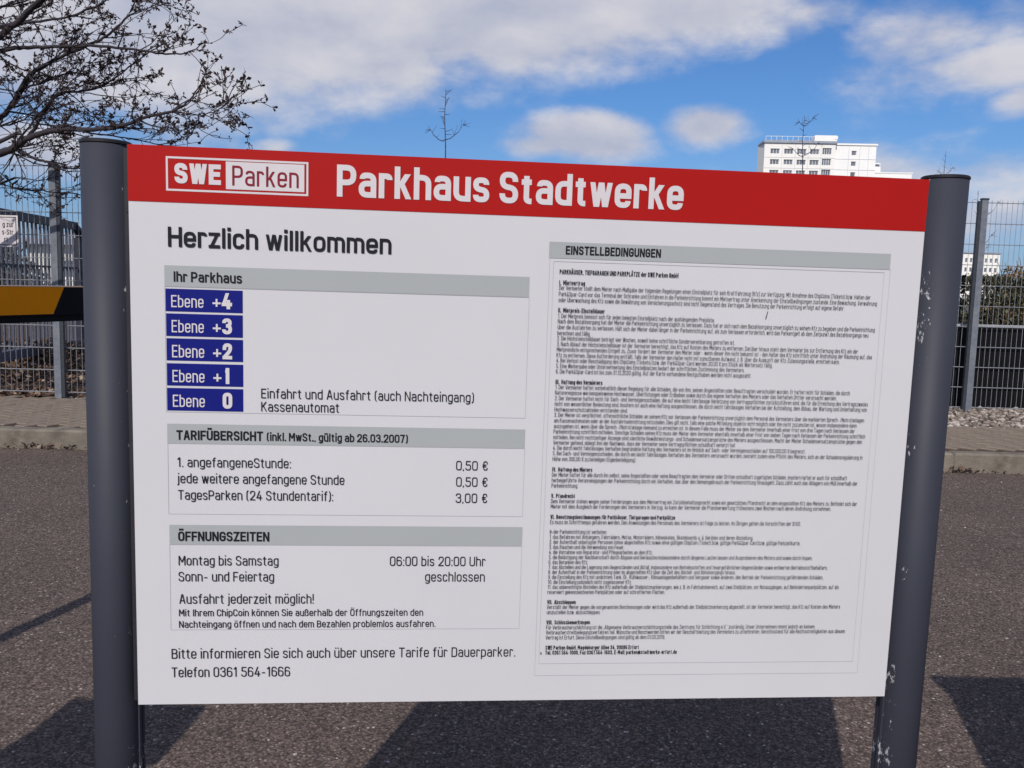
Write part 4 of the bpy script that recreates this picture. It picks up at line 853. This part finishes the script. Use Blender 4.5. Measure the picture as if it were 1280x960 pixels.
def cluster(b, p, s):
    for _ in range(random.randint(4, 8)):
        dv = Vector((random.gauss(0, 1), random.gauss(0, 1), random.gauss(.2, 1))).normalized(); L_ = s * random.uniform(.5, 1.3); w = L_ * random.uniform(.16, .3)
        side = dv.cross(Vector((random.random(), random.random(), random.random()))).normalized() * w
        b.quad(p, p + dv * L_ * .6 + side, p + dv * L_, p + dv * L_ * .6 - side)
LIMBS = [([(-5.817, 7.2, 2.404), (-4.382, 7.0, 2.794), (-3.888, 6.8, 2.99), (-3.649, 6.7, 3.11), (-3.428, 6.6, 3.241), (-3.159, 6.5, 3.444)], 0.05, 0.03, 0.35), ([(-5.825, 7.2, 2.279), (-4.381, 7.0, 2.824), (-3.949, 6.9, 2.91), (-3.712, 6.8, 2.908), (-3.52, 6.8, 2.918), (-3.097, 6.7, 2.908), (-2.761, 6.6, 2.862), (-2.575, 6.6, 2.845), (-2.364, 6.5, 2.835), (-2.255, 6.5, 2.904)], 0.04, 0.005, 0.55), ([(-5.813, 7.2, 2.466), (-4.496, 7.3, 3.081), (-4.228, 7.4, 3.221), (-3.954, 7.4, 3.259), (-3.644, 7.3, 3.275), (-3.398, 7.3, 3.367), (-3.161, 7.2, 3.427), (-2.808, 7.1, 3.333), (-2.758, 7.1, 3.346)], 0.03, 0.005, 0.75), ([(-5.891, 7.2, 1.229), (-4.472, 7.1, 2.173), (-4.025, 7.0, 2.43), (-3.928, 7.0, 2.536), (-3.789, 6.95, 2.708), (-3.681, 6.9, 2.77), (-3.495, 6.9, 2.869), (-3.22, 6.8, 2.943), (-3.099, 6.8, 3.01), (-2.959, 6.8, 3.128), (-2.855, 6.8, 3.291)], 0.045, 0.01, 0.6), ([(-5.895, 7.2, 1.164), (-4.407, 7.3, 2.109), (-4.208, 7.3, 2.21), (-4.043, 7.3, 2.265), (-3.868, 7.25, 2.431), (-3.773, 7.2, 2.549), (-3.643, 7.2, 2.664), (-3.419, 7.2, 2.7), (-3.194, 7.1, 2.757), (-2.971, 7.1, 2.926), (-2.742, 7.0, 3.014)], 0.04, 0.006, 0.6), ([(-5.897, 7.2, 1.132), (-4.229, 6.8, 1.986), (-3.805, 6.6, 2.103), (-3.687, 6.55, 2.133), (-3.558, 6.5, 2.191), (-3.365, 6.5, 2.264), (-3.074, 6.4, 2.259), (-2.829, 6.4, 2.288), (-2.616, 6.3, 2.335), (-2.392, 6.3, 2.395), (-2.279, 6.3, 2.49), (-2.183, 6.3, 2.638)], 0.065, 0.006, 0.5), ([(-2.476, 6.3, 2.371), (-2.392, 6.3, 2.379), (-2.225, 6.3, 2.361), (-2.068, 6.25, 2.399), (-2.002, 6.2, 2.439)], 0.01, 0.005, 0.8), ([(-3.143, 6.4, 2.257), (-3.075, 6.4, 2.242), (-2.875, 6.5, 2.225), (-2.731, 6.5, 2.206), (-2.558, 6.5, 2.188), (-2.355, 6.5, 2.261)], 0.012, 0.005, 0.7), ([(-3.866, 6.95, 2.611), (-3.791, 6.95, 2.648), (-3.631, 7.0, 2.723), (-3.506, 7.0, 2.774), (-3.412, 7.1, 2.8), (-3.258, 7.1, 2.707), (-3.111, 7.2, 2.794), (-2.921, 7.2, 2.799)], 0.016, 0.005, 0.7), ([(-3.787, 7.2, 2.518), (-3.687, 7.2, 2.656), (-3.396, 7.15, 2.659), (-3.134, 7.1, 2.625), (-2.819, 7.1, 2.663)], 0.012, 0.004, 0.8), ([(-5.811, 7.1, 1.197), (-3.917, 6.8, 2.213), (-3.791, 6.8, 2.169), (-3.696, 6.8, 2.118), (-3.576, 6.8, 2.08), (-3.498, 6.8, 2.058), (-3.396, 6.8, 2.037), (-3.244, 6.8, 2.029)], 0.03, 0.009, 0.3), ([(-5.811, 7.1, 1.197), (-3.986, 6.9, 1.92), (-3.894, 6.9, 1.892), (-3.771, 6.9, 1.877), (-3.617, 6.9, 1.869), (-3.371, 6.9, 1.851), (-3.187, 6.9, 1.813)], 0.018, 0.006, 0.38), ([(-5.973, 7.3, 1.229), (-4.449, 7.5, 2.429), (-4.315, 7.5, 2.446), (-4.114, 7.5, 2.503), (-3.909, 7.5, 2.669), (-3.679, 7.5, 2.578), (-3.448, 7.5, 2.52)], 0.02, 0.005, 0.8), ([(-5.894, 7.3, 2.483), (-4.54, 7.6, 3.354), (-4.337, 7.6, 3.423), (-4.068, 7.6, 3.506), (-3.733, 7.6, 3.629)], 0.03, 0.008, 0.9), ([(-5.894, 7.3, 2.483), (-4.506, 7.4, 2.792), (-4.246, 7.4, 2.735), (-4.085, 7.4, 2.676), (-3.894, 7.4, 2.49), (-3.671, 7.4, 2.271), (-3.542, 7.4, 2.177)], 0.016, 0.004, 0.45)]
bt = thing('budding_tree', 'dark branching tree with opening buds reaching in from the upper left', 'tree', (-5.95, 7.15, PZ - .05))
T0 = Vector((-5.95, 7.15, PZ - .05))
tr_ = MB(); tr_.tube([(0, 0, 0), (.02, 0, .5), (-.03, .02, 1.4), (.03, 0, 2.2), (0, .03, 3.0), (.05, 0, 4.2), (-.05, .1, 5.6)], [.15, .12, .105, .095, .08, .06, .03], 12); tr_.build('trunk', M['bark'], bt, smooth=True)
random.seed(21)
for (pts, r0, r1, dens_) in LIMBS:
    P = [Vector(p) - T0 for p in pts]; lb = MB(); bd = MB()
    # smooth the traced limb and give it small wobbles
    S = []
    for i in range(len(P) - 1):
        a = P[max(i - 1, 0)]; b0 = P[i]; c = P[i + 1]; d = P[min(i + 2, len(P) - 1)]
        for k in range(5):
            t = k / 5; S.append(0.5 * ((2 * b0) + (c - a) * t + (2 * a - 5 * b0 + 4 * c - d) * t * t + (3 * b0 - a - 3 * c + d) * t ** 3) + Vector((random.uniform(-1, 1), random.uniform(-1, 1), random.uniform(-1, 1))) * .006)
    S.append(P[-1]); n = len(S)
    lb.tube(S, [.62 * (r0 + (r1 - r0) * (i / (n - 1)) ** .7) for i in range(n)], 7, True)
    for i in range(2, n):
        f = i / (n - 1)
        if random.random() < dens_ * .80:
            t = (S[i] - S[i - 1]).normalized(); side = Vector((random.uniform(-.2, 1), random.uniform(-1, 1), random.uniform(-.8, 1))).normalized()
            rr = .62 * (r0 + (r1 - r0) * f)
            twig(lb, bd, S[i], (t * .9 + side).normalized(), random.uniform(.28, .62) * (1.08 - .68 * f), min(rr * .5, .008), 2 if f < .8 else 1)
    cluster(bd, S[-1], .045); cluster(bd, S[-2], .035)
    br = lb.build('branch', M['bark'], bt, smooth=True)
    if bd.v: bd.build('buds', M['bud'], br, kind='stuff')

def sapling(label, x, y, h_, z_split, arms, seed, tipn=12, r=.045):
    random.seed(seed)
    t = thing('bare_sapling', label, 'tree', (x, y, 0), 0, 'bare young trees beyond the fence')
    b = MB(); n = 9
    S = [Vector((.02 * math.sin(i * 1.3) * i * .3 + .12 * (i / n) ** 1.5, .02 * i, h_ * i / n)) for i in range(n + 1)]
    b.tube(S, [r * (1 - .82 * (i / n)) for i in range(n + 1)], 6)
    b.build('trunk', M['sapling'], t, smooth=True)
    c = MB()
    for (sx, dz, ln) in arms:
        p0 = Vector((.06, 0, z_split + dz)); pts = [p0, p0 + Vector((sx * .35 * ln, .05, .12 * ln)), p0 + Vector((sx * .75 * ln, .05, .45 * ln)), p0 + Vector((sx * ln, .1, .85 * ln))]
        c.tube(pts, [r * .38, r * .3, r * .24, r * .16], 5)
        for k in range(5):
            dv = Vector((sx * random.uniform(.2, 1), random.uniform(-.5, .5), random.uniform(-.6, .6))).normalized()
            c.tube([pts[-1], pts[-1] + dv * random.uniform(.08, .19)], [r * .16, r * .07], 4, False)
        for k in range(3):
            q = pts[1 + k % 2] * .5 + pts[2 + k % 2] * .5; c.tube([q, q + Vector((random.uniform(-.2, .2), 0, random.uniform(.05, .25)))], [r * .15, r * .06], 4, False)
    for k in range(tipn):
        z_ = z_split + (h_ - z_split) * (.15 + .85 * k / tipn); i = z_ / h_ * n; f = int(min(i, n - 1)); p = S[f].lerp(S[min(f + 1, n)], i - f)
        sx = random.choice((-1, 1)); c.tube([p, p + Vector((sx * random.uniform(.05, .15), random.uniform(-.1, .1), random.uniform(-.02, .12)))], [r * .22, r * .1], 4, False)
    c.build('branches', M['sapling'], t)
sapling('bare sapling with two curved side arms standing above the title', -1.72, 20, 5.58, 4.42, [(-1, .0, .30), (1, .02, .42)], 3, 16, .034)
sapling('bare sapling in front of the white tower block', 7.55, 24, 6.0, 4.75, [(-1, .15, .26), (1, .2, .40), (-1, .95, .14), (1, 1.0, .22)], 5, 8, .036)
sapling('thin bare sapling tip just above the right post', 12.35, 26, 5.5, 4.75, [(-1, 0, .18), (1, .1, .20)], 9, 4, .026)
sapling('thin bare sapling between the right post and the right fence', 12.1, 23.5, 4.1, 3.35, [(1, 0, .52), (1, -.75, .4), (1, -1.0, .3)], 11, 5, .026)
SC.render.film_transparent = False
